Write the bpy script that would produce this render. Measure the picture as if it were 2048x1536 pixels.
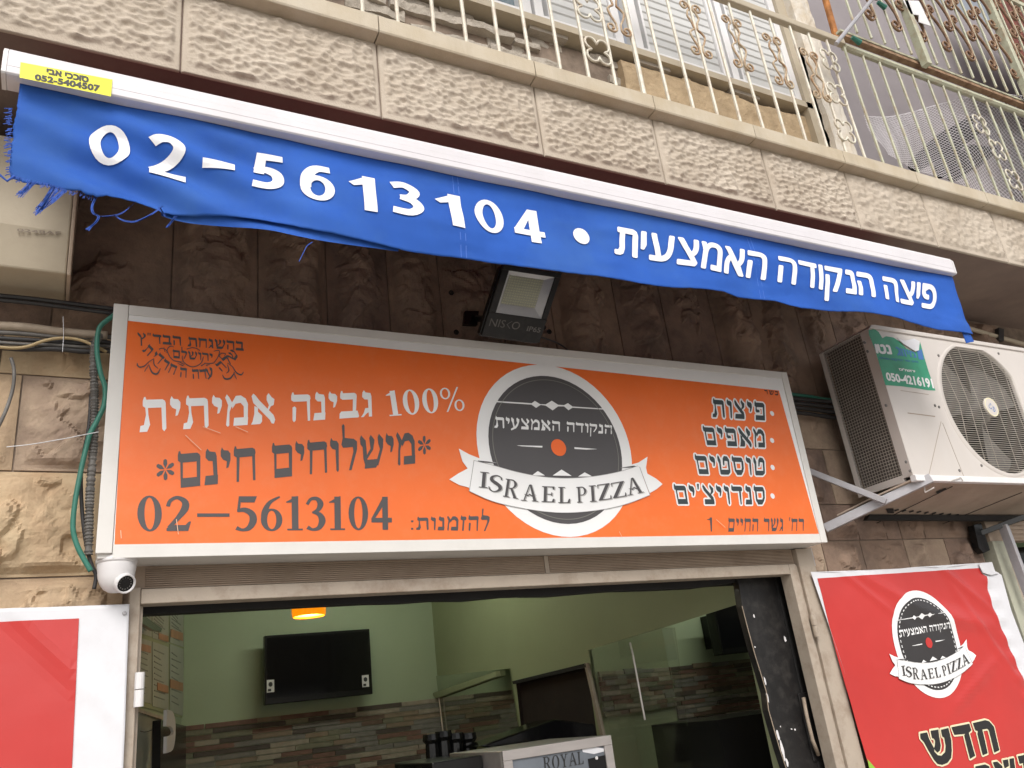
import bpy, bmesh, math, random
import numpy as np
from mathutils import Vector, Matrix
from mathutils.geometry import delaunay_2d_cdt, tessellate_polygon
random.seed(7); RNG=np.random.default_rng(5)
for o in list(bpy.data.objects): bpy.data.objects.remove(o)
S=bpy.context.scene; COL=S.collection
# ------------------------------------------------------------------ camera
YAW,PIT,ROL=[math.radians(a) for a in (29.85,21.47,-7.153)]
FOC=1657.0
Fv=Vector((math.sin(YAW)*math.cos(PIT),math.cos(YAW)*math.cos(PIT),math.sin(PIT)))
r0=Fv.cross(Vector((0,0,1))).normalized(); u0=r0.cross(Fv)
Rv=r0*math.cos(ROL)+u0*math.sin(ROL); Uv=-r0*math.sin(ROL)+u0*math.cos(ROL)
cam=bpy.data.cameras.new('camera'); co=bpy.data.objects.new('camera',cam); COL.objects.link(co)
co.matrix_world=Matrix(((Rv.x,Uv.x,-Fv.x,0),(Rv.y,Uv.y,-Fv.y,0),(Rv.z,Uv.z,-Fv.z,0),(0,0,0,1)))
cam.sensor_width=36; cam.lens=36*FOC/2048; cam.clip_start=.02; cam.clip_end=500
S.camera=co
# ------------------------------------------------------------------ light
SUN_EL,SUN_AZ=42,200      # azimuth clockwise from +Y (the camera looks towards +Y)
w=bpy.data.worlds.new("World"); S.world=w; w.use_nodes=True
nt=w.node_tree; bg=nt.nodes['Background']
sky=nt.nodes.new('ShaderNodeTexSky'); sky.sky_type='NISHITA'; sky.sun_disc=False
sky.sun_elevation=math.radians(SUN_EL); sky.sun_rotation=math.radians(SUN_AZ)
sky.dust_density=4.0; sky.air_density=1.0; sky.ozone_density=.6
hs=nt.nodes.new('ShaderNodeHueSaturation'); hs.inputs['Saturation'].default_value=.22
nt.links.new(sky.outputs[0],hs.inputs['Color']); nt.links.new(hs.outputs[0],bg.inputs[0])
bg.inputs[1].default_value=.15
sl=bpy.data.lights.new('sun','SUN'); sl.energy=1.15; sl.angle=math.radians(25); sl.color=(1,.96,.9)
so=bpy.data.objects.new('sun',sl); COL.objects.link(so)
az=math.radians(SUN_AZ); el=math.radians(SUN_EL)
sd=Vector((math.sin(az)*math.cos(el),math.cos(az)*math.cos(el),math.sin(el)))
so.rotation_euler=sd.to_track_quat('Z','Y').to_euler(); so.location=sd*20
S.view_settings.view_transform='Standard'; S.view_settings.look='None'
S.view_settings.gamma=1; S.view_settings.use_curve_mapping=False
S.view_settings.exposure=.32
S.render.engine='CYCLES'
try:
    S.cycles.max_bounces=8; S.cycles.diffuse_bounces=5
except Exception: pass
# ------------------------------------------------------------------ helpers
def ray(px,py): return Fv+Rv*((px-1024)/FOC)-Uv*((py-768)/FOC)
def at(px,py,Y):
    d=ray(px,py); return d*(Y/d.y)
def hit(px,py,p,n):
    d=ray(px,py); return d*(Vector(p).dot(Vector(n))/d.dot(Vector(n)))
def vn(x,y,seed=0):
    x=np.asarray(x,float); y=np.asarray(y,float)
    xi=np.floor(x).astype(np.int64); yi=np.floor(y).astype(np.int64); fx=x-xi; fy=y-yi
    def h(a,b):
        n=(a*374761393+b*668265263+seed*1442695041)&0xffffffff
        n=((n^(n>>13))*1274126177)&0xffffffff
        return ((n^(n>>16))&0xffff)/65535.0
    fx=fx*fx*(3-2*fx); fy=fy*fy*(3-2*fy)
    a=h(xi,yi)*(1-fx)+h(xi+1,yi)*fx; b=h(xi,yi+1)*(1-fx)+h(xi+1,yi+1)*fx
    return a*(1-fy)+b*fy
def fbm(x,y,seed=0,o=4):
    s=0;a=.5
    for i in range(o): s=s+a*(vn(x*2**i,y*2**i,seed+i*17)-.5)*2; a*=.5
    return s
def worley(x,y,seed=0):
    x=np.asarray(x,float); y=np.asarray(y,float); xi=np.floor(x).astype(np.int64); yi=np.floor(y).astype(np.int64)
    f1=np.full(x.shape,9.); f2=np.full(x.shape,9.)
    def h(a,b,s):
        n=(a*374761393+b*668265263+(seed+s)*1442695041)&0xffffffff
        n=((n^(n>>13))*1274126177)&0xffffffff
        return ((n^(n>>16))&0xffff)/65535.0
    for dx in (-1,0,1):
        for dy in (-1,0,1):
            a=xi+dx;b=yi+dy
            d=np.hypot(a+h(a,b,1)-x,b+h(a,b,2)-y)
            f2=np.where(d<f1,f1,np.minimum(f2,d)); f1=np.minimum(f1,d)
    return f1,f2
LOC={}
def tag(o,label,cat,group=None,kind=None):
    if label: o['label']=label
    if cat: o['category']=cat
    if group: o['group']=group
    if kind: o['kind']=kind
    return o
def empty(name,loc,label,cat,group=None):
    o=bpy.data.objects.new(name,None); COL.objects.link(o); o.location=loc
    o.empty_display_size=.05; LOC[o.name]=Vector(loc)
    return tag(o,label,cat,group)
def wloc(o):
    v=Vector((0,0,0))
    while o is not None: v=v+o.location; o=o.parent
    return v
class MB:
    def __init__(s): s.v=[];s.f=[]
    def add(s,vs,fs):
        n=len(s.v); s.v+= [tuple(q) for q in vs]; s.f+=[tuple(i+n for i in f) for f in fs]; return s
    def poly(s,pts): return s.add(pts,[tuple(range(len(pts)))])
    def box(s,a,b):
        x0,x1=sorted((a[0],b[0]));y0,y1=sorted((a[1],b[1]));z0,z1=sorted((a[2],b[2]))
        return s.add([(x0,y0,z0),(x1,y0,z0),(x1,y1,z0),(x0,y1,z0),(x0,y0,z1),(x1,y0,z1),(x1,y1,z1),(x0,y1,z1)],
          [(0,3,2,1),(4,5,6,7),(0,1,5,4),(1,2,6,5),(2,3,7,6),(3,0,4,7)])
    def slab(s,pts,th):           # polygon extruded by vector th
        th=Vector(th);n=len(pts);a=[Vector(p) for p in pts];b=[p+th for p in a]
        fs=[tuple(range(n)),tuple(range(2*n-1,n-1,-1))]+[(i,i+n,(i+1)%n+n,(i+1)%n) for i in range(n)]
        return s.add(a+b,fs)
    def tube(s,pts,r,n=8,cap=True,ry=None,up=None):
        pts=[Vector(p) for p in pts]; m=len(pts)
        if m<2: return s
        vs=[];prev=None
        for i,p in enumerate(pts):
            t=(pts[min(i+1,m-1)]-pts[max(i-1,0)])
            if t.length<1e-9: t=Vector((0,0,1))
            t.normalize()
            if prev is None:
                u=Vector(up) if up else (Vector((0,0,1)) if abs(t.z)<.9 else Vector((1,0,0)))
            else: u=prev
            u=(u-t*u.dot(t)); u=u.normalized() if u.length>1e-6 else t.orthogonal().normalized()
            prev=u; w_=t.cross(u); rr=r[i] if hasattr(r,'__len__') else r
            for k in range(n):
                a=2*math.pi*(k+.5)/n; vs.append(p+u*(math.cos(a)*(ry if ry else rr))+w_*(math.sin(a)*rr))
        fs=[(i*n+k,i*n+(k+1)%n,(i+1)*n+(k+1)%n,(i+1)*n+k) for i in range(m-1) for k in range(n)]
        if cap: fs+=[tuple(range(n-1,-1,-1)),tuple(range((m-1)*n,m*n))]
        return s.add(vs,fs)
    def lathe(s,prof,c,axis=(0,0,1),n=24,xa=None):
        ax=Vector(axis).normalized(); u=Vector(xa).normalized() if xa else ax.orthogonal().normalized(); w_=ax.cross(u); c=Vector(c)
        vs=[c+ax*h+(u*math.cos(2*math.pi*k/n)+w_*math.sin(2*math.pi*k/n))*r for r,h in prof for k in range(n)]
        fs=[(i*n+k,i*n+(k+1)%n,(i+1)*n+(k+1)%n,(i+1)*n+k) for i in range(len(prof)-1) for k in range(n)]
        return s.add(vs,fs)
    def grid(s,X,Y,Z):
        n,m=X.shape
        vs=np.stack([X,Y,Z],-1).reshape(-1,3).tolist()
        fs=[(i*m+j,i*m+j+1,(i+1)*m+j+1,(i+1)*m+j) for i in range(n-1) for j in range(m-1)]
        return s.add(vs,fs)
    def build(s,name,mat,parent=None,smooth=False,bevel=0,label=None,kind=None,fix=True):
        me=bpy.data.meshes.new(name); off=wloc(parent) if parent is not None else Vector((0,0,0))
        me.from_pydata([(v[0]-off.x,v[1]-off.y,v[2]-off.z) for v in s.v],[],s.f)
        if fix:
            bm=bmesh.new(); bm.from_mesh(me); bmesh.ops.recalc_face_normals(bm,faces=bm.faces); bm.to_mesh(me); bm.free()
        if smooth:
            me.shade_smooth()
        o=bpy.data.objects.new(name,me); COL.objects.link(o)
        if mat: me.materials.append(mat)
        if parent is not None: o.parent=parent
        if bevel:
            md=o.modifiers.new('bevel','BEVEL'); md.width=bevel; md.segments=2; md.limit_method='ANGLE'; md.angle_limit=math.radians(40)
        if label: o['label']=label
        if kind: o['kind']=kind
        return o
def catmull(pts,k=6,closed=False):
    P=[np.array(p,float) for p in pts]; n=len(P); out=[]
    rng=range(n) if closed else range(n-1)
    for i in rng:
        p0=P[(i-1)%n] if (closed or i>0) else P[0]; p1=P[i]; p2=P[(i+1)%n]; p3=P[(i+2)%n] if (closed or i+2<n) else P[-1]
        for j in range(k):
            t=j/k; out.append(.5*((2*p1)+(-p0+p2)*t+(2*p0-5*p1+4*p2-p3)*t*t+(-p0+3*p1-3*p2+p3)*t**3))
    if not closed: out.append(P[-1])
    return out
def pxs(pts,Y,k=6):            # smooth space curve through picture-measured points at depth Y (or per-point depth)
    q=[at(p[0],p[1],p[2] if len(p)>2 else Y) for p in pts]
    return [Vector(c) for c in catmull(q,k)]
# ------------------------------------------------------------------ materials
MATS={}
def M(name,col,rough=.6,var=.12,scale=6,bump=.15,bscale=90,metal=0,spec=.4,col2=None,fac=.5,dirt=0,dscale=2.5,dcol=(.12,.09,.07),streak=False,emit=None,est=1,stretch=(1,1,1),alpha=1,trans=0,rough2=None):
    if name in MATS: return MATS[name]
    m=bpy.data.materials.new(name); m.use_nodes=True; N=m.node_tree.nodes; L=m.node_tree.links; b=N['Principled BSDF']
    geo=N.new('ShaderNodeNewGeometry'); mp=N.new('ShaderNodeMapping'); mp.inputs['Scale'].default_value=stretch
    L.new(geo.outputs['Position'],mp.inputs[0])
    n1=N.new('ShaderNodeTexNoise'); n1.inputs['Scale'].default_value=scale; n1.inputs['Detail'].default_value=5; n1.inputs['Roughness'].default_value=.6
    L.new(mp.outputs[0],n1.inputs['Vector'])
    r=N.new('ShaderNodeMapRange'); r.inputs[1].default_value=.3; r.inputs[2].default_value=.7
    L.new(n1.outputs[0],r.inputs[0])
    mx=N.new('ShaderNodeMix'); mx.data_type='RGBA'
    c2=col2 if col2 else tuple(c*(1-var*2) for c in col)
    c1=col if col2 else tuple(min(1,c*(1+var*.6)) for c in col)
    mx.inputs[6].default_value=(*c1,1); mx.inputs[7].default_value=(*c2,1)
    L.new(r.outputs[0],mx.inputs[0]); out=mx.outputs[2]
    if dirt:
        n2=N.new('ShaderNodeTexNoise'); n2.inputs['Scale'].default_value=dscale; n2.inputs['Detail'].default_value=8; n2.inputs['Roughness'].default_value=.7
        mp2=N.new('ShaderNodeMapping'); mp2.inputs['Scale'].default_value=(1,1,.12) if streak else (1,1,1)
        L.new(geo.outputs['Position'],mp2.inputs[0]); L.new(mp2.outputs[0],n2.inputs['Vector'])
        r2=N.new('ShaderNodeMapRange'); r2.inputs[1].default_value=.48; r2.inputs[2].default_value=.72; r2.inputs[4].default_value=dirt
        L.new(n2.outputs[0],r2.inputs[0])
        m2=N.new('ShaderNodeMix'); m2.data_type='RGBA'; m2.inputs[7].default_value=(*dcol,1)
        L.new(r2.outputs[0],m2.inputs[0]); L.new(out,m2.inputs[6]); out=m2.outputs[2]
    L.new(out,b.inputs['Base Color'])
    b.inputs['Roughness'].default_value=rough; b.inputs['Metallic'].default_value=metal
    b.inputs['Specular IOR Level'].default_value=spec
    if bump:
        nb=N.new('ShaderNodeTexNoise'); nb.inputs['Scale'].default_value=bscale; nb.inputs['Detail'].default_value=4
        L.new(mp.outputs[0],nb.inputs['Vector'])
        bp=N.new('ShaderNodeBump'); bp.inputs['Strength'].default_value=bump; bp.inputs['Distance'].default_value=.004
        L.new(nb.outputs[0],bp.inputs['Height']); L.new(bp.outputs[0],b.inputs['Normal'])
    if emit: b.inputs['Emission Color'].default_value=(*emit,1); b.inputs['Emission Strength'].default_value=est
    if alpha<1: b.inputs['Alpha'].default_value=alpha
    if trans: b.inputs['Transmission Weight'].default_value=trans
    MATS[name]=m; return m
m_mortar=M('mortar',(.26,.20,.155),.95,.2,12,.5)
m_rock=[M('rock_a',(.50,.37,.24),.9,col2=(.33,.235,.155),scale=7,bump=.9,bscale=70,dirt=.45,dscale=5,dcol=(.10,.07,.055)),
        M('rock_b',(.53,.415,.27),.9,col2=(.40,.27,.165),scale=5,bump=.9,bscale=60,dirt=.3,dscale=6,dcol=(.13,.085,.06)),
        M('rock_c',(.42,.32,.23),.9,col2=(.28,.20,.15),scale=9,bump=.9,bscale=80,dirt=.5,dscale=4,dcol=(.09,.065,.055))]
m_rock_shaded=[M('rock_shaded_a',(.31,.215,.155),.92,col2=(.19,.13,.098),scale=6,bump=.9,bscale=60,dirt=.6,dscale=5,dcol=(.10,.075,.062)),  # darker rock copies: shade below balcony and awning put into the colour
         M('rock_shaded_b',(.27,.185,.14),.92,col2=(.17,.118,.093),scale=8,bump=.9,bscale=70,dirt=.6,dscale=4,dcol=(.09,.066,.056))]
m_band=M('chiselled_limestone',(.50,.435,.36),.85,col2=(.40,.335,.265),scale=4,bump=.6,bscale=120,dirt=.35,dscale=3,dcol=(.26,.21,.16))
m_ledge=M('coping_limestone',(.51,.45,.36),.8,col2=(.44,.365,.26),scale=5,bump=.35,bscale=140,dirt=.3,dscale=6,streak=True,dcol=(.24,.19,.13))
m_soffit=M('soffit_plaster',(.25,.19,.155),.9,col2=(.19,.14,.12),scale=3,bump=.4,bscale=60,dirt=.4,dscale=2,dcol=(.13,.09,.075))
m_block=M('rough_concrete',(.46,.41,.35),.95,col2=(.34,.30,.25),scale=14,bump=1,bscale=160,dirt=.4,dscale=9,dcol=(.12,.10,.08))
m_tan=M('tan_render',(.46,.345,.215),.95,col2=(.35,.26,.16),scale=10,bump=1,bscale=150,dirt=.35,dscale=7,dcol=(.2,.15,.1))
m_white=M('white_metal',(.72,.71,.71),.4,.04,4,.05,40,dirt=.25,dscale=3,streak=True,dcol=(.42,.38,.33))
m_alu=M('awning_aluminium',(.66,.635,.66),.35,.04,3,.06,30,dirt=.22,dscale=7,dcol=(.5,.48,.46))
m_frame=M('sign_frame_metal',(.66,.64,.61),.4,.03,4,.04,40,dirt=.15,dscale=6,dcol=(.42,.39,.35))
m_orange=M('orange_sign_panel',(.80,.155,.028),.38,.03,3,.03,60,dirt=.10,dscale=14,dcol=(.75,.36,.2))
m_wprint=M('white_print',(.78,.78,.78),.45,.02,5,0)
m_gprint=M('charcoal_print',(.075,.070,.072),.45,.03,5,0)
m_dprint=M('dark_green_print',(.035,.05,.055),.45,.03,5,0)
m_oprint=M('orange_print',(.80,.135,.02),.4,.02,5,0)
m_black=M('black_print',(.02,.02,.02),.5,.02,5,0)
m_blue=M('blue_awning_cloth',(.022,.100,.44),.75,.10,3,.35,700,spec=.25,dirt=.55,dscale=2.2,dcol=(.045,.13,.37))
m_bluet=M('blue_thread',(.035,.10,.45),.8,.1,3,0)
m_cprint=M('cloth_white_print',(.80,.80,.82),.6,.04,6,.2,500)
m_redcloth=M('red_awning_cloth',(.14,.012,.018),.8,.1,3,.2,300)
m_yellow=M('yellow_label',(.72,.68,.02),.45,.03,5,0)
m_beige=M('beige_painted_steel',(.40,.335,.27),.55,.06,5,.2,60,dirt=.55,dscale=9,dcol=(.17,.11,.07))
m_rib=M('ribbed_shutter_paint',(.40,.31,.235),.6,.06,5,.15,60,dirt=.45,dscale=5,dcol=(.22,.15,.10),stretch=(1,1,3))
m_blackp=M('black_door_paint',(.012,.011,.011),.42,.2,6,.3,40,dirt=.1,dscale=16,dcol=(.22,.2,.18))
m_rubber=M('black_rubber',(.015,.014,.014),.6,.2,6,.1)
m_cable=M('dark_cable',(.035,.033,.034),.5,.2,6,.05)
m_grey=M('grey_cable',(.16,.15,.14),.6,.2,20,.05)
m_pipe=M('beige_pipe',(.36,.29,.22),.6,.15,8,.1,dirt=.4,dscale=9,dcol=(.15,.11,.08))
m_greenh=M('green_hose',(.035,.17,.125),.45,.1,10,.1,dirt=.2,dscale=12,dcol=(.12,.16,.13))
m_ylw=M('ochre_cable',(.40,.30,.16),.6,.1,10,.05)
m_ac=M('ac_white_enamel',(.58,.535,.50),.4,.03,3,.04,30,dirt=.25,dscale=2.2,streak=True,dcol=(.50,.43,.35))
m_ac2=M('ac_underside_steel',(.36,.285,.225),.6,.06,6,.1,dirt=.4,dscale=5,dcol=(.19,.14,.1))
m_coil=M('coil_fins',(.11,.095,.085),.5,.1,20,.1,metal=.3)
m_wire=M('guard_wire',(.40,.36,.31),.5,.1,10,0)
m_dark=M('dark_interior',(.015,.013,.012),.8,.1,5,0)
m_green=M('green_sticker',(.04,.30,.17),.45,.12,9,.03,dirt=.3,dscale=6,dcol=(.10,.36,.24))
m_bluep=M('blue_print',(.06,.17,.42),.5,.03,5,0)
m_galv=M('galvanised_steel',(.42,.41,.43),.42,.08,12,.05,metal=.25,dirt=.25,dscale=8,dcol=(.3,.24,.2))
m_box=M('cream_plastic_box',(.42,.36,.27),.6,.04,4,.1,dirt=.3,dscale=5,dcol=(.28,.22,.16))
m_rail=M('cream_rail_paint',(.66,.62,.52),.5,.08,10,.2,dirt=.5,dscale=14,dcol=(.28,.13,.05))
m_railg=M('pale_green_rail_paint',(.46,.46,.34),.5,.08,10,.2,dirt=.6,dscale=13,dcol=(.27,.12,.05))
m_rust=M('rusty_scroll_iron',(.30,.16,.075),.7,col2=(.52,.44,.32),scale=22,bump=.3)
m_rustd=M('dark_rusty_band_iron',(.17,.085,.05),.75,col2=(.36,.24,.15),scale=18,bump=.3)
m_shut=M('shutter_slat_white',(.56,.56,.55),.45,.03,5,.03,dirt=.2,dscale=3,dcol=(.4,.38,.35))
m_glass=M('window_glass',(.10,.14,.16),.08,.1,3,0,spec=.7)
m_gplas=M('grey_plaster',(.30,.27,.28),.9,.06,2,.2,60)
m_redw=M('red_poster_vinyl',(.50,.038,.034),.28,.05,2.2,.02,40,spec=.5)
m_vinyl=M('white_poster_vinyl',(.66,.66,.69),.32,.03,3,.03,40,dirt=.15,dscale=12,dcol=(.45,.42,.42))
m_cream=M('cream_print',(.72,.66,.45),.45,.02,5,0)
m_iwall=M('pale_green_wall_paint',(.36,.42,.28),.7,.03,2,.05,50)
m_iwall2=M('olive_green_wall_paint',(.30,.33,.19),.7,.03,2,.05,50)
m_ceil=M('ceiling_paint',(.6,.62,.5),.8,.03,2,0)
m_tv=M('tv_black_plastic',(.010,.010,.010),.22,.05,3,0)
m_scr=M('tv_screen',(.006,.006,.007),.12,.05,3,0)
m_steel=M('brushed_steel',(.50,.46,.44),.35,.06,30,.05,metal=.6,stretch=(.2,1,1))
m_mirror=M('mirror_glass',(.55,.58,.5),.04,.01,3,0,metal=1)
m_unlit=M('unlit_opening_brown',(.022,.013,.010),.8,.2,4,.2)  # lack of light in the side wall opening put into the colour
m_tiles=[M('tile_%s'%n,c,.7,.12,18,.5,120) for n,c in (('tan',(.25,.19,.13)),('brown',(.15,.095,.065)),('grey',(.20,.185,.16)),('olive',(.20,.19,.125)),('red_brown',(.19,.105,.075)),('pale',(.33,.285,.22)),('dark',(.09,.07,.055)))]
m_grout=M('grout',(.10,.085,.07),.9)
m_ground=M('grey_paving',(.40,.37,.33),.9,.1,2,.3)
m_ceram=M('camera_white_plastic',(.66,.64,.64),.35,.03,5,.02)
# ------------------------------------------------------------------ flat print
def flat(name,polys,Yf,mat,parent,grid=0,label=None):
    """union of XZ polygons as one mesh, Y from Yf(X,Z)"""
    vs=[];fs=[]
    if grid:
        dv=[]
        for p in polys:
            q=[]
            for i in range(len(p)):
                a=p[i];b=p[(i+1)%len(p)]; n=max(1,int(math.hypot(b[0]-a[0],b[1]-a[1])/grid+.5)) if len(p)<14 else 1
                q+=[(a[0]+(b[0]-a[0])*k/n,a[1]+(b[1]-a[1])*k/n) for k in range(n)]
            dv.append(q)
        polys=dv
    for p in polys:
        a=sum(p[i][0]*p[(i+1)%len(p)][1]-p[(i+1)%len(p)][0]*p[i][1] for i in range(len(p)))
        if abs(a)<1e-10: continue
        if a<0: p=p[::-1]
        n=len(vs); vs+=[Vector((q[0],q[1])) for q in p]; fs.append(list(range(n,n+len(p))))
    if grid:
        xs=[v.x for v in vs]; zs=[v.y for v in vs]
        for x in np.arange(min(xs),max(xs),grid):
            for z in np.arange(min(zs),max(zs),grid): vs.append(Vector((x+.0003,z+.0002)))
    ed=[(f[i],f[(i+1)%len(f)]) for f in fs for i in range(len(f))]
    V,_,F,_,_,_=delaunay_2d_cdt(vs,ed,[],0,1e-6,False)
    VA=np.array([(v.x,v.y) for v in V]); FA=[tuple(f) for f in F if len(f)==3]
    C=np.array([(VA[f[0]]+VA[f[1]]+VA[f[2]])/3 for f in FA]); IN=np.zeros(len(FA),bool)
    for f in fs:
        P=np.array([(vs[i].x,vs[i].y) for i in f]); lo=P.min(0);hi=P.max(0)
        c=np.where(((C>=lo)&(C<=hi)).all(1)&~IN)[0]
        if not len(c): continue
        q=C[c]; ins=np.zeros(len(c),bool); n=len(P)
        for i in range(n):
            a=P[i];b=P[(i+1)%n]
            cr=(a[1]>q[:,1])!=(b[1]>q[:,1])
            if not cr.any(): continue
            xx=(b[0]-a[0])*(q[:,1]-a[1])/((b[1]-a[1]) or 1e-12)+a[0]
            ins^=cr&(q[:,0]<xx)
        IN[c[ins]]=True
    mb=MB(); mb.v=[(v.x,Yf(v.x,v.y),v.y) for v in V]; mb.f=[f for f,o in zip(FA,IN) if o]
    used=sorted({i for f in mb.f for i in f}); mp={i:k for k,i in enumerate(used)}
    mb.v=[mb.v[i] for i in used]; mb.f=[tuple(mp[i] for i in f) for f in mb.f]
    return mb.build(name,mat,parent,label=label,fix=False)
def ribbon(pts,closed=False,k=5,ext=0):
    P=catmull([tuple(p) for p in pts],k,closed); n=len(P); L=[];R=[]
    for i in range(n):
        a=P[(i-1)%n] if (closed or i>0) else P[0]; b=P[(i+1)%n] if (closed or i<n-1) else P[-1]
        t=b[:2]-a[:2]; l=np.hypot(*t) or 1; nn=np.array([-t[1],t[0]])/l; h=P[i][2]/2+ext
        L.append(P[i][:2]+nn*h); R.append(P[i][:2]-nn*h)
    return [[L[i],L[(i+1)%n],R[(i+1)%n],R[i]] for i in range(n if closed else n-1)]
def outline(polys,w,nn=8):
    out=list(polys)
    for p in polys:
        q=[(a[0],a[1]) for a in p]
        for i in range(len(q)):
            (x0,y0),(x1,y1)=q[i],q[(i+1)%len(q)]; l=math.hypot(x1-x0,y1-y0)
            if l<1e-9: continue
            nx,ny=-(y1-y0)/l*w,(x1-x0)/l*w
            out.append([(x0+nx,y0+ny),(x1+nx,y1+ny),(x1-nx,y1-ny),(x0-nx,y0-ny)])
            out.append([(x0+w*math.cos(a),y0+w*math.sin(a)) for a in [k*2*math.pi/nn+.4 for k in range(nn)]])
    return out
def bar(x0,x1,yt=.95,t=.25):
    return [(x0-.01,yt-.03),(x0+.02,yt+.08),(x0+.06,yt+.09),(x0+.09,yt),(x1-.1,yt),(x1-.02,yt-.05),(x1,yt-t*.6),(x1-.03,yt-t),(x0+.08,yt-t),(x0-.01,yt-t*.75)]
def q4(xt0,xt1,yt,xb0,xb1,yb): return [(xt0,yt),(xt1,yt),(xb1,yb),(xb0,yb)]
YOD=[(0,.93),(.04,1.04),(.1,.95),(.24,.93),(.31,.84),(.31,.66),(.24,.44),(.17,.42),(.19,.62),(.07,.68),(0,.78)]
VAV=[(0,.93),(.04,1.04),(.1,.95),(.24,.93),(.31,.84),(.30,.04),(.26,-.02),(.21,.04),(.19,.66),(.07,.70),(0,.80)]
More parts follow.
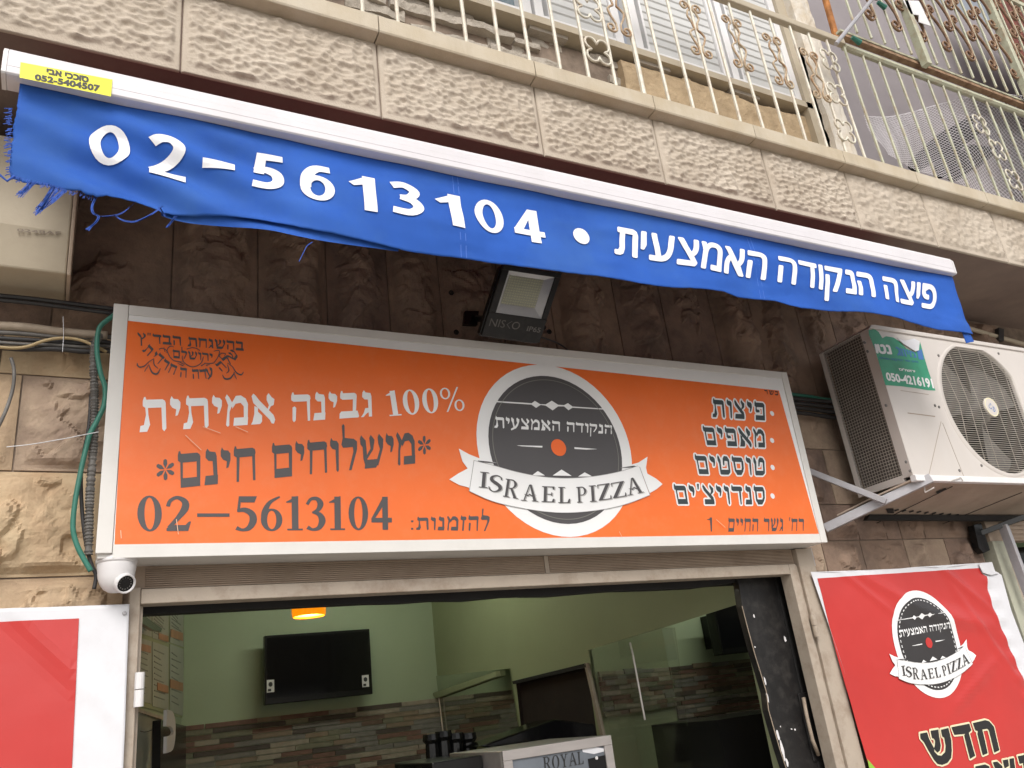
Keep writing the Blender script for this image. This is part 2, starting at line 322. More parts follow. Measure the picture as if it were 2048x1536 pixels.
G={
'א':(.80,[[(0,.95),(.06,1.04),(.14,.96),(.24,.82),(.74,.28),(.8,.12),(.76,-.02),(.68,.0),(.62,.12),(.06,.72)],[(.5,.95),(.56,1.04),(.66,.9),(.76,.82),(.74,.62),(.64,.58),(.58,.44),(.52,.44),(.58,.62),(.5,.8)],[(.1,.62),(.22,.55),(.22,.42),(.36,.28),(.36,.08),(.3,0),(.0,0),(.05,.1),(.1,.34)]]),
'ב':(.70,[bar(.02,.62),q4(.48,.62,.85,.48,.6,.15),[(0,0),(.7,0),(.72,.06),(.66,.26),(.06,.26),(0,.18)]]),
'ג':(.44,[[(.04,.95),(.09,1.04),(.16,.95),(.34,.92),(.38,.8),(.34,.66),(.12,.68),(.03,.78)],q4(.24,.38,.8,.3,.42,0),[(0,0),(.1,0),(.2,.12),(.34,.2),(.34,.34),(.16,.34),(.1,.14)]]),
'ד':(.68,[bar(0,.68),q4(.46,.58,.8,.5,.58,0)]),
'ה':(.70,[bar(.02,.68),q4(.54,.66,.85,.6,.68,0),[(.06,.5),(.13,.54),(.19,.48),(.18,.04),(.12,-.02),(.07,.05)]]),
'ו':(.32,[VAV]),
'ז':(.36,[bar(.0,.36),q4(.14,.24,.8,.12,.24,0)]),
'ח':(.74,[bar(.02,.72),q4(.6,.7,.85,.62,.7,0),q4(.1,.2,.8,.08,.16,0)]),
'ט':(.74,[[(0,.93),(.05,1.03),(.12,.92),(.18,.75),(.16,.1),(.06,.1),(.06,.6),(0,.75)],[(.06,.05),(.12,0),(.56,0),(.7,.12),(.72,.26),(.08,.26)],q4(.6,.72,.75,.6,.71,.15),[(.32,.86),(.42,1.0),(.6,.98),(.72,.8),(.7,.6),(.58,.72),(.42,.74),(.38,.5),(.3,.5)]]),
'י':(.32,[YOD]),
'כ':(.62,[bar(0,.58),q4(.48,.6,.85,.48,.6,.15),[(0,0),(.5,0),(.6,.1),(.6,.26),(.02,.26)]]),
'ך':(.60,[bar(0,.58),q4(.46,.56,.85,.48,.56,-.35)]),
'ל':(.60,[[(.03,1.38),(.08,1.44),(.13,1.38),(.13,1.0),(.46,.95),(.58,.86),(.58,.62),(.36,0),(.26,0),(.44,.56),(.42,.7),(.06,.7),(.0,.8),(.05,1.0)]]),
'ם':(.72,[bar(.02,.70),q4(.58,.7,.85,.58,.68,.1),[(.08,0),(.68,0),(.68,.26),(.08,.26)],q4(.08,.16,.8,.08,.15,.1)]),
'מ':(.76,[[(0,.93),(.05,1.04),(.13,.94),(.26,.70),(.2,.6),(.15,.45),(.15,.02),(.1,-.02),(.05,.04),(.08,.5),(.1,.68)],[(.2,.72),(.34,.98),(.5,.99),(.66,.88),(.74,.7),(.74,.1),(.62,.1),(.60,.62),(.5,.74),(.34,.72),(.24,.56)],[(.28,0),(.74,0),(.75,.26),(.3,.26)]]),
'ן':(.32,[[(0,.93),(.04,1.04),(.1,.95),(.24,.93),(.31,.84),(.28,-.35),(.22,-.35),(.19,.66),(.07,.70),(0,.80)]]),
'נ':(.44,[[(.06,.95),(.11,1.04),(.18,.95),(.36,.92),(.4,.8),(.36,.66),(.14,.68),(.05,.78)],q4(.26,.4,.8,.3,.42,.1),[(0,0),(.42,0),(.43,.26),(.04,.26)]]),
'ס':(.72,[bar(0,.66),[(.06,.8),(.16,.8),(.2,.3),(.3,.2),(.24,.0),(.1,.22)],[(.56,.85),(.7,.75),(.7,.35),(.58,.1),(.5,.2),(.58,.4)],[(.22,0),(.5,0),(.66,.22),(.6,.27),(.14,.27)]]),
'ע':(.70,[[(.42,.93),(.47,1.04),(.56,.94),(.66,.88),(.66,.7),(.56,.3),(.42,.06),(.04,-.16),(0,-.02),(.34,.24),(.5,.55),(.44,.72)],[(0,.93),(.05,1.04),(.14,.94),(.22,.86),(.24,.5),(.32,.2),(.2,.12),(.12,.5),(.02,.75)]]),
'פ':(.70,[bar(.02,.66),q4(.56,.68,.85,.56,.67,.1),[(.06,.1),(.04,0),(.67,0),(.67,.26),(.06,.26)],[(.08,.75),(.15,.75),(.15,.58),(.32,.55),(.34,.42),(.12,.4),(.06,.5)]]),
'צ':(.68,[[(0,.93),(.05,1.04),(.13,.94),(.22,.8),(.6,.36),(.64,.1),(.54,.0),(.5,.2),(.06,.72)],[(.42,.93),(.47,1.04),(.56,.92),(.66,.84),(.64,.64),(.48,.5),(.38,.46),(.44,.56),(.5,.7)],[(.02,0),(.62,0),(.63,.26),(.05,.26)]]),
'ץ':(.66,[[(0,.93),(.05,1.04),(.13,.94),(.24,.8),(.34,.5),(.34,-.35),(.24,-.35),(.24,.5),(.06,.72)],[(.42,.93),(.47,1.04),(.56,.92),(.66,.84),(.64,.64),(.48,.42),(.3,.3),(.3,.45),(.44,.56),(.5,.7)]]),
'ק':(.68,[bar(0,.66),[(.52,.85),(.66,.8),(.64,.5),(.42,.1),(.34,.14),(.52,.5)],q4(.07,.15,.56,.08,.16,-.36)]),
'ר':(.64,[bar(0,.62),q4(.48,.62,.85,.54,.62,0)]),
'ש':(.90,[[(0,.93),(.05,1.04),(.14,.94),(.22,.86),(.28,.2),(.2,.05),(.12,.3),(.1,.66),(.02,.76)],[(.36,.93),(.41,1.03),(.5,.93),(.56,.86),(.5,.56),(.28,.3),(.22,.36),(.4,.6),(.38,.74)],[(.68,.93),(.73,1.04),(.82,.94),(.9,.86),(.88,.6),(.68,.05),(.58,.1),(.76,.55),(.7,.74)],[(.16,0),(.6,0),(.72,.2),(.68,.26),(.2,.26)]]),
'ת':(.78,[bar(.08,.74),[(.58,.85),(.74,.85),(.78,.06),(.72,-.02),(.66,.05),(.62,.68)],[(.14,.78),(.22,.75),(.24,.5),(.3,.2),(.22,.0),(0,0),(.02,.18),(.12,.2),(.17,.5)]]),
"'":(.18,[[(.04,1.06),(.16,1.06),(.1,.76),(.04,.76)]]),
'"':(.36,[[(.04,1.06),(.14,1.06),(.09,.78),(.04,.78)],[(.2,1.06),(.3,1.06),(.25,.78),(.2,.78)]]),
':':(.24,[[(.05,0),(.19,0),(.19,.16),(.05,.16)],[(.05,.6),(.19,.6),(.19,.76),(.05,.76)]]),
' ':(.34,[]),
'-':(.92,[[(.08,.40),(.84,.40),(.84,.50),(.08,.50)]]),
}
def ring(cx,cy,rx,ry,wx,wy,n=24):
    o=[];
    for k in range(n):
        a=2*math.pi*k/n; b=2*math.pi*(k+1)/n
        f=lambda t,rx_,ry_:(cx+rx_*math.cos(t),cy+ry_*math.sin(t))
        o.append([f(a,rx,ry),f(b,rx,ry),f(b,rx-wx,ry-wy),f(a,rx-wx,ry-wy)])
    return o
def star(n=6):
    o=[]
    for k in range(n):
        a=math.pi/2+2*math.pi*k/n; c,s=math.cos(a),math.sin(a)
        o.append([(.28+c*.03,.55+s*.03),(.28+c*.16-s*.06,.55+s*.16+c*.06),(.28+c*.27-s*.05,.55+s*.27+c*.05),(.28+c*.30,.55+s*.30),(.28+c*.27+s*.05,.55+s*.27-c*.05),(.28+c*.16+s*.06,.55+s*.16-c*.06)])
    return o
G['*']=(.56,star())
G['0']=(.62,ring(.31,.5,.27,.51,.155,.055))
G['1']=(.48,[q4(.17,.34,1.0,.17,.34,.03),[(.05,0),(.45,0),(.45,.05),(.05,.05)],[(.03,.84),(.3,1.01),(.34,1.01),(.34,.93),(.2,.9),(.17,.82),(.03,.81)]])
G['2']=(.62,ribbon([(.07,.70,.09),(.12,.86,.09),(.28,.955,.1),(.45,.84,.15),(.45,.64,.17),(.3,.38,.12),(.08,.10,.08)])+[[(.03,0),(.52,0),(.59,.27),(.54,.27),(.46,.17),(.16,.17),(.03,.08)]])
G['3']=(.58,ribbon([(.06,.76,.08),(.16,.92,.09),(.32,.93,.12),(.41,.78,.16),(.34,.60,.11),(.19,.52,.05)])+ribbon([(.19,.53,.05),(.37,.47,.13),(.45,.29,.18),(.37,.08,.13),(.2,.02,.08),(.06,.09,.12)]))
G['4']=(.62,[q4(.33,.49,1.0,.33,.49,0),[(.02,.22),(.6,.22),(.6,.36),(.02,.36)],[(.02,.34),(.36,1.0),(.4,.8),(.12,.34)]])
G['5']=(.58,[[(.12,.82),(.5,.82),(.56,1.0),(.15,1.0)],[(.12,1.0),(.18,1.0),(.14,.56),(.07,.54)]]+ribbon([(.08,.57,.08),(.26,.60,.14),(.43,.48,.17),(.46,.28,.18),(.36,.08,.14),(.2,.02,.08),(.05,.08,.12)]))
G['6']=(.62,ring(.31,.31,.27,.33,.155,.06)+ribbon([(.12,.30,.15),(.14,.55,.15),(.27,.82,.1),(.52,.99,.05)]))
G['%']=(.86,ring(.2,.76,.18,.24,.07,.05,16)+ring(.66,.24,.18,.24,.07,.05,16)+[[(.62,1.0),(.68,1.0),(.24,0),(.18,0)]])
def sf(x0,x1,y0,y1): return [(x0,y0),(x1,y0),(x1,y1),(x0,y1)]
G['I']=(.34,[sf(.11,.23,0,1),sf(.02,.32,0,.05),sf(.02,.32,.95,1)])
G['S']=(.60,ribbon([(.5,.74,.04),(.46,.9,.05),(.3,.97,.06),(.14,.86,.11),(.14,.68,.14),(.3,.53,.17),(.46,.38,.15),(.48,.18,.12),(.3,.03,.06),(.13,.1,.05),(.06,.28,.04)]))
G['R']=(.72,[sf(.1,.22,0,1),sf(.02,.32,0,.05),sf(.02,.3,.95,1),q4(.3,.42,.5,.54,.68,0),sf(.5,.74,0,.04)]+ribbon([(.18,.975,.05),(.4,.96,.06),(.53,.76,.13),(.42,.54,.06),(.18,.51,.05)]))
G['A']=(.78,[q4(.35,.44,1.02,.58,.72,0),[(.33,1.0),(.38,1.0),(.16,0),(.1,0)],sf(.0,.26,0,.04),sf(.5,.8,0,.04),[(.1,.42),(.3,.28),(.38,.38),(.48,.28),(.68,.42),(.48,.36),(.38,.46),(.3,.36)]])
G['E']=(.60,[sf(.1,.22,0,1),sf(.02,.52,0,.05),sf(.02,.5,.95,1),sf(.2,.42,.48,.53),q4(.48,.54,.22,.42,.54,.0),q4(.42,.52,1,.46,.52,.8),sf(.4,.44,.4,.62)])
G['L']=(.58,[sf(.1,.22,0,1),sf(.02,.52,0,.05),sf(.02,.32,.95,1),q4(.5,.56,.26,.42,.54,.0)])
G['P']=(.62,[sf(.1,.22,0,1),sf(.02,.32,0,.05),sf(.02,.3,.95,1)]+ribbon([(.18,.975,.05),(.4,.96,.06),(.53,.73,.13),(.42,.5,.06),(.18,.47,.05)]))
G['Z']=(.62,[q4(.42,.58,.97,.04,.2,.03),sf(.06,.58,.95,1),sf(.04,.58,0,.05),q4(.06,.1,1,.06,.08,.76),q4(.55,.58,.24,.52,.58,0)])
G['O']=(.74,ring(.37,.5,.33,.52,.14,.045,28))
G['Y']=(.72,[sf(.3,.42,0,.5),sf(.2,.52,0,.05),q4(.08,.2,1,.3,.42,.45),q4(.54,.6,1,.34,.42,.45),sf(0,.28,.95,1),sf(.46,.7,.95,1)])
G['.']=(.2,[sf(.04,.16,0,.12)])
def word(s,rtl=True,sp=.09):
    """polygons of a run; Hebrew is typed logically and laid right to left, numbers stay left to right"""
    out=[];x=0
    seq=list(s[::-1] if rtl else s)
    for c in seq:
        wd,ps=G[c]
        out+=[[(a[0]+x,a[1]) for a in p] for p in ps]; x+=wd+sp
    return out
def font(s,bold=0,sx=1,space=1.0):
    cu=bpy.data.curves.new('t','FONT'); cu.body=s; cu.size=1; cu.offset=bold; cu.resolution_u=3; cu.space_character=space
    ob=bpy.data.objects.new('t',cu); COL.objects.link(ob); bpy.context.view_layer.update()
    dg=bpy.context.evaluated_depsgraph_get(); me=bpy.data.meshes.new_from_object(ob.evaluated_get(dg))
    ps=[[(me.vertices[i].co.x*sx,me.vertices[i].co.y) for i in p.vertices] for p in me.polygons]
    bpy.data.objects.remove(ob); bpy.data.meshes.remove(me); bpy.data.curves.remove(cu)
    return ps
def bbox(ps):
    xs=[a[0] for p in ps for a in p]; ys=[a[1] for p in ps for a in p]; return min(xs),max(xs),min(ys),max(ys)
def warp(ps,Q,bb=None):
    """map polygons from their box to the quad Q = TL,TR,BR,BL given as (X,Z)"""
    x0,x1,y0,y1=bb or bbox(ps); TL,TR,BR,BL=[np.array(q,float) for q in Q]; o=[]
    for p in ps:
        r=[]
        for a in p:
            u=(a[0]-x0)/(x1-x0); v=(a[1]-y0)/(y1-y0)
            t=TL*(1-u)*v+TR*u*v+BR*u*(1-v)+BL*(1-u)*(1-v); r.append((t[0],t[1]))
        o.append(r)
    return o
def XZ(Y,*pts): return [(at(p[0],p[1],Y).x,at(p[0],p[1],Y).z) for p in pts]
def rect_px(Y,l,r,t,b):
    """upright rectangle on the plane Y from pixel points at its left, right, top and bottom edge middles"""
    X0=at(*l,Y).x;X1=at(*r,Y).x;Z1=at(*t,Y).z;Z0=at(*b,Y).z
    return [(X0,Z1),(X1,Z1),(X1,Z0),(X0,Z0)]
# ================================================================== SETTING
g=MB().box((-60,-60,-1.75),(80,3.3,-1.65)).build('ground',m_ground); g['kind']='structure'
# ---- shop front wall with rusticated stones
YW=3.05
wall=empty('stone_wall',(1.5,YW,-1.65),'brown rusticated stone shop front wall behind the orange sign','wall')
def backing(x0,x1,z0,z1): MB().box((x0,YW+.003,z0),(x1,YW+.30,z1)).build('backing',m_mortar,wall)
backing(-3,.20,-1.65,2.2); backing(.2,3.24,.62,2.2); backing(3.24,4.78,-1.65,2.2); backing(4.78,8,.9,2.2)
def stone(x0,x1,z0,z1,prot,mats,seed,vert=False):
    g_=.003; x0+=g_;x1-=g_;z0+=g_;z1-=g_
    st=.009; n=max(6,int((z1-z0)/st)); m=max(6,int((x1-x0)/st))
    n=min(n,72);m=min(m,72)
    xs=np.linspace(x0,x1,m); zs=np.linspace(z0,z1,n); X,Z=np.meshgrid(xs,zs)
    X0,Z0=X.copy(),Z.copy()
    e=np.minimum(np.minimum(X-x0,x1-X),np.minimum(Z-z0,z1-Z))
    wob=.014*fbm(X*9,Z*9,seed+5)
    edge=np.clip((e-.006+wob)/(.05 if vert else .03),0,1); edge=edge*edge*(3-2*edge)
    r=np.random.default_rng(seed); cx,cz=(x0+x1)/2,(z0+z1)/2; h=np.full(X.shape,9.)
    wx=X+.03*fbm(X*8,Z*8,seed+1); wz=Z+.03*fbm(X*8,Z*8,seed+2)
    for k in range(9):
        a=r.uniform(.8,1.5)*prot; sx=r.uniform(-.45,.45)*(2 if vert else 1); sz=r.uniform(-.3,.3); ox=r.uniform(-.4,.4)*(x1-x0); oz=r.uniform(-.4,.4)*(z1-z0)
        h=np.minimum(h,a+sx*(wx-cx-ox)+sz*(wz-cz-oz))
    if vert: h=h*.55+prot*.8*np.clip(1-((X-cx)/((x1-x0)/2))**2,0,1)**.7
    h=h+prot*(.34 if vert else .55)*fbm(X*8,Z*8,seed+3,5)
    for q_ in (-.25,0,.25): h=h+prot*(.25 if vert else .42)*np.clip((fbm(X*4.5+q_*9,Z*4.5,seed+11,4)-q_)*22+.5,0,1)
    h=h-prot*.3
    f1,f2=worley(X*11+fbm(X*6,Z*6,seed)*1.2,Z*11,seed); h=h+prot*.25*np.clip(f2-f1,0,.5)
    h=np.clip(h,.004,prot*2)*edge+.004
    Yv=YW-h
    # skirt
    X=np.pad(X0,1,'edge');Z=np.pad(Z0,1,'edge');Yv=np.pad(Yv,1,'constant',constant_values=YW+.02)
    MB().grid(X,Yv,Z).build('stone',random.choice(mats),wall,smooth=False)
sd_=100
# soldier course of tall stones under the balcony
sj=[-1.35,-.98,-.62,-.10,.293,.62,.904,1.18,1.43,1.74,2.02,2.414,2.72,3.064,3.364,3.741,4.025,4.36,4.72,5.05,5.4,5.75]
for a,b in zip(sj,sj[1:]):
    stone(a,b,1.445,2.147,.062,m_rock_shaded,sd_,vert=True); sd_+=1
# courses left of the sign
for z0,z1,js in ((1.265,1.44,[-1.4,-.75,-.24,.19]),(.921,1.265,[-1.5,-.95,-.52,-.168,.19]),(.571,.921,[-1.4,-.82,-.33,.185]),(.22,.571,[-1.5,-.95,-.35,.185]),(-.13,.22,[-1.4,-.9,-.4,.185])):
    for a,b in zip(js,js[1:]): stone(a,b,z0,z1,.046,m_rock,sd_); sd_+=1
# courses right of the sign, under and behind the air conditioner
for z0,z1,js in ((1.14,1.44,[.3,1.0,1.7,2.3,2.9,3.42,3.80,4.2,4.6,5.0,5.5,6]),(.83,1.14,[.3,1.0,1.7,2.3,2.9,3.3,3.65,4.1,4.5,4.9,5.4,6]),(.634,.83,[3.26,3.52,3.76,3.98,4.10,4.30,4.76]),(.33,.634,[3.26,3.46,3.75,4.10,4.45,4.76])):
    for a,b in zip(js,js[1:]):
        stone(a,b,z0,z1,.03,m_rock_shaded+m_rock[2:],sd_); sd_+=1
# ---- balcony slab, stone facing and coping
YB=2.39; ZB0,ZB1=2.150,2.512
balc=empty('balcony',(2,YB,ZB0),'overhanging balcony faced with chiselled pale limestone slabs above the blue awning','balcony')
MB().box((-2.6,YB+.011,ZB0+.006),(9,YW+.3,ZB0+.42)).build('floor_slab',m_soffit,balc)
bj=[-1.92,-1.2,-.49,.232,.951,1.667,2.31,2.999,3.61,4.245,4.903,5.6,6.3]
for k,(a,b) in enumerate(zip(bj,bj[1:])):
    a+=.003;b-=.003; st=.0056 if -.6<a<3.1 else .010
    xs=np.arange(a,b+st/2,st); xs[-1]=b; zs=np.arange(ZB0,ZB1,st); zs=np.append(zs,ZB1)
    X,Z=np.meshgrid(xs,zs)
    f1,f2=worley((X+.012*fbm(X*19,Z*19,k)+.3*Z)*25,(Z+.006*fbm(X*26,Z*26,k+9))*47,k)
    mx_=np.minimum(X-a,b-X); mz=np.minimum(Z-ZB0,ZB1-Z+.02)
    e=np.clip((np.minimum(mx_-.016,mz-.030)+.004*fbm(X*30,Z*30,k+4))/.010,0,1)
    h=(.001+.021*np.clip(f1,0,.95)**1.25+.006*fbm(X*12,Z*24,k+3,3))*e
    h=h-.003*np.clip(1-mx_/.006,0,1)
    Yv=YB-h
    X=np.pad(X,1,'edge');Z=np.pad(Z,1,'edge');Yv=np.pad(Yv,1,'constant',constant_values=YB+.012)
    MB().grid(X,Yv,Z).build('facing_stone',m_band,balc,smooth=True)
lj=[-1.9,-1.22,-.45,.235,.941,1.646,2.285,2.914,3.557,4.156,4.80,5.45,6.3]
for a,b in zip(lj,lj[1:]):
    mb=MB(); prof=[(2.332,2.516),(2.328,2.524),(2.328,2.596),(2.336,2.606),(2.62,2.612),(2.62,2.512),(2.38,2.512)]
    mb.slab([(a+.002,y,z) for y,z in prof],(b-a-.004,0,0)).build('coping_stone',m_ledge,balc,bevel=.002)
# ---- enclosed part of the balcony: rough masonry, sill, windows
YE=2.60
encl=empty('enclosed_balcony',(2,YE,2.62),'enclosed balcony wall of broken blocks and tan render with white shuttered windows','wall')
MB().box((-2.5,YE+.04,2.60),(3.86,YE+.14,3.10)).build('core',m_mortar,encl)
z=2.612
def rough(name,x0,x1,z0,z1,y,mat,amp,seed,st=.012,holes=0):
    xs=np.arange(x0,x1,st); zs=np.linspace(z0,z1,max(4,int((z1-z0)/st))); X,Z=np.meshgrid(xs,zs)
    h=amp*fbm(X*14,Z*14,seed,5)
    if holes:
        top=z1-.02+.03*fbm(X*3,X*0,seed+8); h=h-np.where(Z>top,.05,0)
    Yv=y-h; X=np.pad(X,1,'edge');Z=np.pad(Z,1,'edge');Yv=np.pad(Yv,1,'constant',constant_values=y+.08)
    return MB().grid(X,Yv,Z).build(name,mat,encl)
rr=random.Random(4)
for z0,z1,d in ((2.612,2.935,.0),(2.943,3.0,.012),(3.004,3.052,-.004),(3.056,3.112,.014)):
    x=-1.6
    while x<2.38:
        L_=rr.uniform(.16,.38) if z0>2.93 else .4
        if not (z0>2.93 and rr.random()<.22): rough('block',x+.008,min(x+L_,2.42),z0-rr.uniform(0,.006),z1-rr.uniform(-.006,.02),YE+d+rr.uniform(-.012,.03),m_block,.02,rr.randint(0,999))
        x+=L_
rough('tan_render',2.38,3.80,2.61,3.095,YE-.004,m_tan,.014,31,holes=1)
rough('tan_render',3.80,3.92,2.61,3.6,YE-.05,m_tan,.02,37)
MB().box((-2.5,YE-.04,3.122),(3.80,YE+.12,3.165)).build('sill',m_box,encl)
for x in (1.12,1.95,2.6,3.25):
    MB().box((x-.11,YE-.01,3.10),(x+.11,YE+.1,3.122)).build('packing_block',m_block,encl)
# white plastered column at the end of the enclosed part
colm=MB(); xs_=[3.74,3.98]
def colgrid():
    zs=np.linspace(2.612,5.4,160); us=np.linspace(0,1,14); U,Z=np.meshgrid(us,zs)
    r_=.012*fbm(Z*9,U*3,77,4)
    X=3.80+U*.17+r_*(U>.5); Y=2.50+.02*np.abs(U-.5)+.01*fbm(Z*12,U*6,5)
    X=np.pad(X,((0,0),(1,1)),'edge');Z=np.pad(Z,((0,0),(1,1)),'edge');Y=np.pad(Y,((0,0),(1,1)),'constant',constant_values=2.7)
    return MB().grid(X,Y,Z)
c_=colgrid().build('plastered_column',M('peeling_white_plaster',(.62,.57,.50),.9,.05,5,.5,60,dirt=.6,dscale=9,dcol=(.42,.31,.17))); tag(c_,'peeling white plaster column at the end of the enclosed balcony','column')
# windows with shutters: (x0,x1) bays on plane YE
def window(x0,x1,shut,label):
    wn=empty('window',((x0+x1)/2,YE,3.17),label,'window','windows of the enclosed balcony')
    z0,z1=3.168,4.75
    fr=MB()
    for a in (x0,x1-.05): fr.box((a,YE-.02,z0),(a+.05,YE+.05,z1))
    fr.box((x0+.05,YE-.018,z0),(x1-.05,YE+.05,z0+.04)); fr.build('frame',m_white,wn,bevel=.003)
    MB().box((x0+.085,YE-.012,z0+.04),(x0+.10,YE+.04,z1)).build('inner_frame',m_white,wn)
    MB().box((x0+.05,YE+.052,z0+.04),(x1-.05,YE+.06,z1)).build('pane',m_glass,wn)
    if shut is not None:
        z=z0+.045
        k=0
        sm=None
        while z<z1-.05:
            if z>=z0+shut or shut==0:
                if sm is None:
                    b=MB().slab([(x0+.102,YE+.006,z),(x0+.102,YE-.004,z+.012),(x0+.102,YE-.004,z+.052),(x0+.102,YE+.014,z+.0545),(x0+.102,YE+.02,z)],(x1-x0-.155,0,0))
                    sm=b.build('slat',m_shut,wn); zz=z
                else:
                    c=sm.copy(); COL.objects.link(c); c.parent=wn; c.location=sm.location+Vector((0,0,z-zz))
            z+=.056
    return wn
window(.35,1.30,.5,'window with blind half drawn at the left end of the broken block wall')
window(1.30,1.86,None,'narrow bare glass window above the broken cavity in the block wall')
window(1.88,2.42,0,'white slatted shutter window above the clover shaped iron ornament')
window(2.50,3.16,0,'wide white slatted shutter window above the torn tan render')
window(3.18,3.72,0,'white slatted shutter window next to the peeling plaster column')
# open balcony behind the right railing
ob_=empty('open_balcony_wall',(6,3.2,2.6),'shaded grey plaster recess of the open balcony behind the netting','wall')
MB().box((3.98,3.5,2.56),(12,3.6,6.4)).build('rear_wall',m_gplas,ob_)
MB().box((3.86,2.72,2.56),(3.96,3.5,6.4)).build('side_wall',m_gplas,ob_)
# ---- railing
YR=2.355
rail=empty('balcony_railing',(3,YR,2.606),'cream iron balcony railing with rusty scrolls along the limestone coping','railing')
def rod(mb,pts,r,n=6): mb.tube(pts,r,n)
bar0=None
bx=[.884+.1525*k for k in range(-15,46)]
for k,x in enumerate(bx):
    x+=random.uniform(-.004,.004)
    big= abs(x-2.27)<.06
    mb=MB().tube([(x,YR,2.600),(x+random.uniform(-.004,.004),YR+random.uniform(-.003,.003),3.05),(x,YR,3.475)],.0085 if not big else .012,6)
    mb.build('bar',m_rail if x<3.8 else m_railg,rail)
MB().box((-2.5,YR-.02,3.475),(3.93,YR+.02,3.52)).build('top_rail',m_rust and m_box,rail,bevel=.006)
MB().tube([(3.93,YR,3.47),(9,YR,3.47)],.022,8).build('top_rail',m_railg,rail)
MB().box((3.93,YR-.02,3.545),(9,YR+.02,3.565)).build('top_rail',m_rustd,rail)
MB().box((3.93,YR-.015,3.585),(9,YR+.02,3.60)).build('top_rail',m_railg,rail)
def spiral(cx,cz,r,turns,a0,sgn,y,n=22):
    o=[]
    for i in range(n+1):
        t=i/n; rr_=r*(1-.72*t); a=a0+sgn*turns*2*math.pi*t
        o.append((cx+rr_*math.cos(a),y,cz+rr_*math.sin(a)))
    return o
def band(mb,pts,wd=.014,th=.004):
    mb.tube(pts,wd/2,4,ry=th/2+.001) if False else mb.tube(pts,.0052,5)
def lyre(x,zc,H,Wd,y,mat,parent,name='scroll'):
    for s in (-1,1):
        for ud in (-1,1):
            mb=MB(); zt=zc+ud*H/2
            body=[(x+s*.010,y,zc),(x+s*.02*1,y,zc+ud*H*.16),(x+s*Wd*.42,y,zc+ud*H*.27),(x+s*Wd*.30,y,zc+ud*H*.40),(x+s*.012,y,zc+ud*H*.44)] if ud>0 else [(x+s*.010,y,zc),(x+s*Wd*.5,y,zc+ud*H*.10),(x+s*Wd*.45,y,zc+ud*H*.22),(x+s*.014,y,zc+ud*H*.40)]
            cv=[Vector(c) for c in catmull(body,6)]
            r=.032; cx=x+s*(.012+r); 
            sp_=spiral(cx,zt,r,1.25,math.pi if s>0 else 0,-s*ud,y)
            cv+=[Vector(c) for c in sp_]
            mb.tube(cv,.0058,5); mb.build(name,mat,parent,smooth=True)
for px,pz in ((1392,59),(1475,86),(1556,121),(1631,150)):
    c=at(px,pz,YR-.012); lyre(c.x,c.z,.30,.09,YR-.012,m_rust,rail)
c=at(1226,28,YR-.012); lyre(c.x+.02,c.z+.06,.30,.09,YR-.012,m_rust,rail)
def quatre(px,py,r=.045,mat=None):
    c=at(px,py,YR-.012); P=[]
    for k in range(4):
        a0=math.pi/4+k*math.pi/2; cx=c.x+r*1.05*math.cos(a0)*1.0; cz=c.z+r*1.15*math.sin(a0)
        for j in range(7): 
            a=a0-2.2+4.4*j/6; P.append((cx+r*.72*math.cos(a),YR-.012,cz+r*.78*math.sin(a)))
    P.append(P[0]); MB().tube([Vector(q) for q in catmull(P,2)],.006,5).build('rosette',mat or m_rail,rail,smooth=True)
for p in ((1196,102),(1177,16),(1660,121),(1674,188),(1690,262),(1962,250),(1995,300),(2028,360)): quatre(*p)
# ---- wrought iron window cage above the rail (upper right)
YC=2.30
cage=empty('window_cage',(5,YC,3.61),'rusty pale green iron window cage with spiral scrolls at upper right','window grille')
x=4.02
i=0
while x<8.6:
    MB().tube([(x,YC,3.56),(x,YC,6.2)],.0085,6).build('bar',m_railg,cage)
    if i%1==0 and i>0:
        zz=3.78+(.22 if i%2 else 0)
        while zz<6.0:
            P=spiral(x-.055,zz,.050,1.4,0,-1,YC,18)
            P2=[(x-.010,YC,zz),(x-.012,YC,zz+.10),(x-.055,YC,zz+.20),(x-.11,YC,zz+.27)]
            P3=spiral(x-.075,zz+.31,.040,1.3,math.pi,-1,YC,18)
            pts=[Vector(q) for q in P[::-1]]+[Vector(q) for q in catmull(P2,4)]+[Vector(q) for q in P3]
            mb=MB().tube(pts,.011,4,ry=.005); mb.build('scroll',m_rustd,cage,smooth=True)
            zz+=.46
    x+=.125; i+=1
for px in ((1862,138),(2005,60)):
    c=at(px[0],px[1],YC-.02); MB().box((c.x-.022,YC-.03,3.50),(c.x+.022,YC+.02,6.2)).build('post',m_railg,cage,bevel=.003)
MB().box((4.02,YC-.012,4.62),(8.6,YC+.012,4.66)).build('cross_rail',m_railg,cage)
c=[at(*p,YC-.03) for p in ((1806,0),(1838,2),(1862,52),(1838,44),(1838,30),(1822,28))]
p_=MB().slab(c,(0,.004,0)).build('metal_plate',m_white,cage)
rd=MB().tube([at(1672,88,2.2),at(1735,10,2.2),at(1775,-40,2.2)],.012,8).build('clothes_line_arm',m_galv); tag(rd,'grey metal rod jutting diagonally from the railing corner','rod')
for px,py in ((1712,80),(1763,10)):
    c=at(px,py,2.28); q=MB().tube([c+Vector((-.03,0,.012)),c+Vector((.03,0,-.012))],[.012,.018],8).build('line_pulley',m_greenh); tag(q,'green line pulley %s'%('beside the foot of the diagonal grey rod' if px<1750 else 'near the upper end of the diagonal grey rod'),'pulley','green pulleys by the rod')
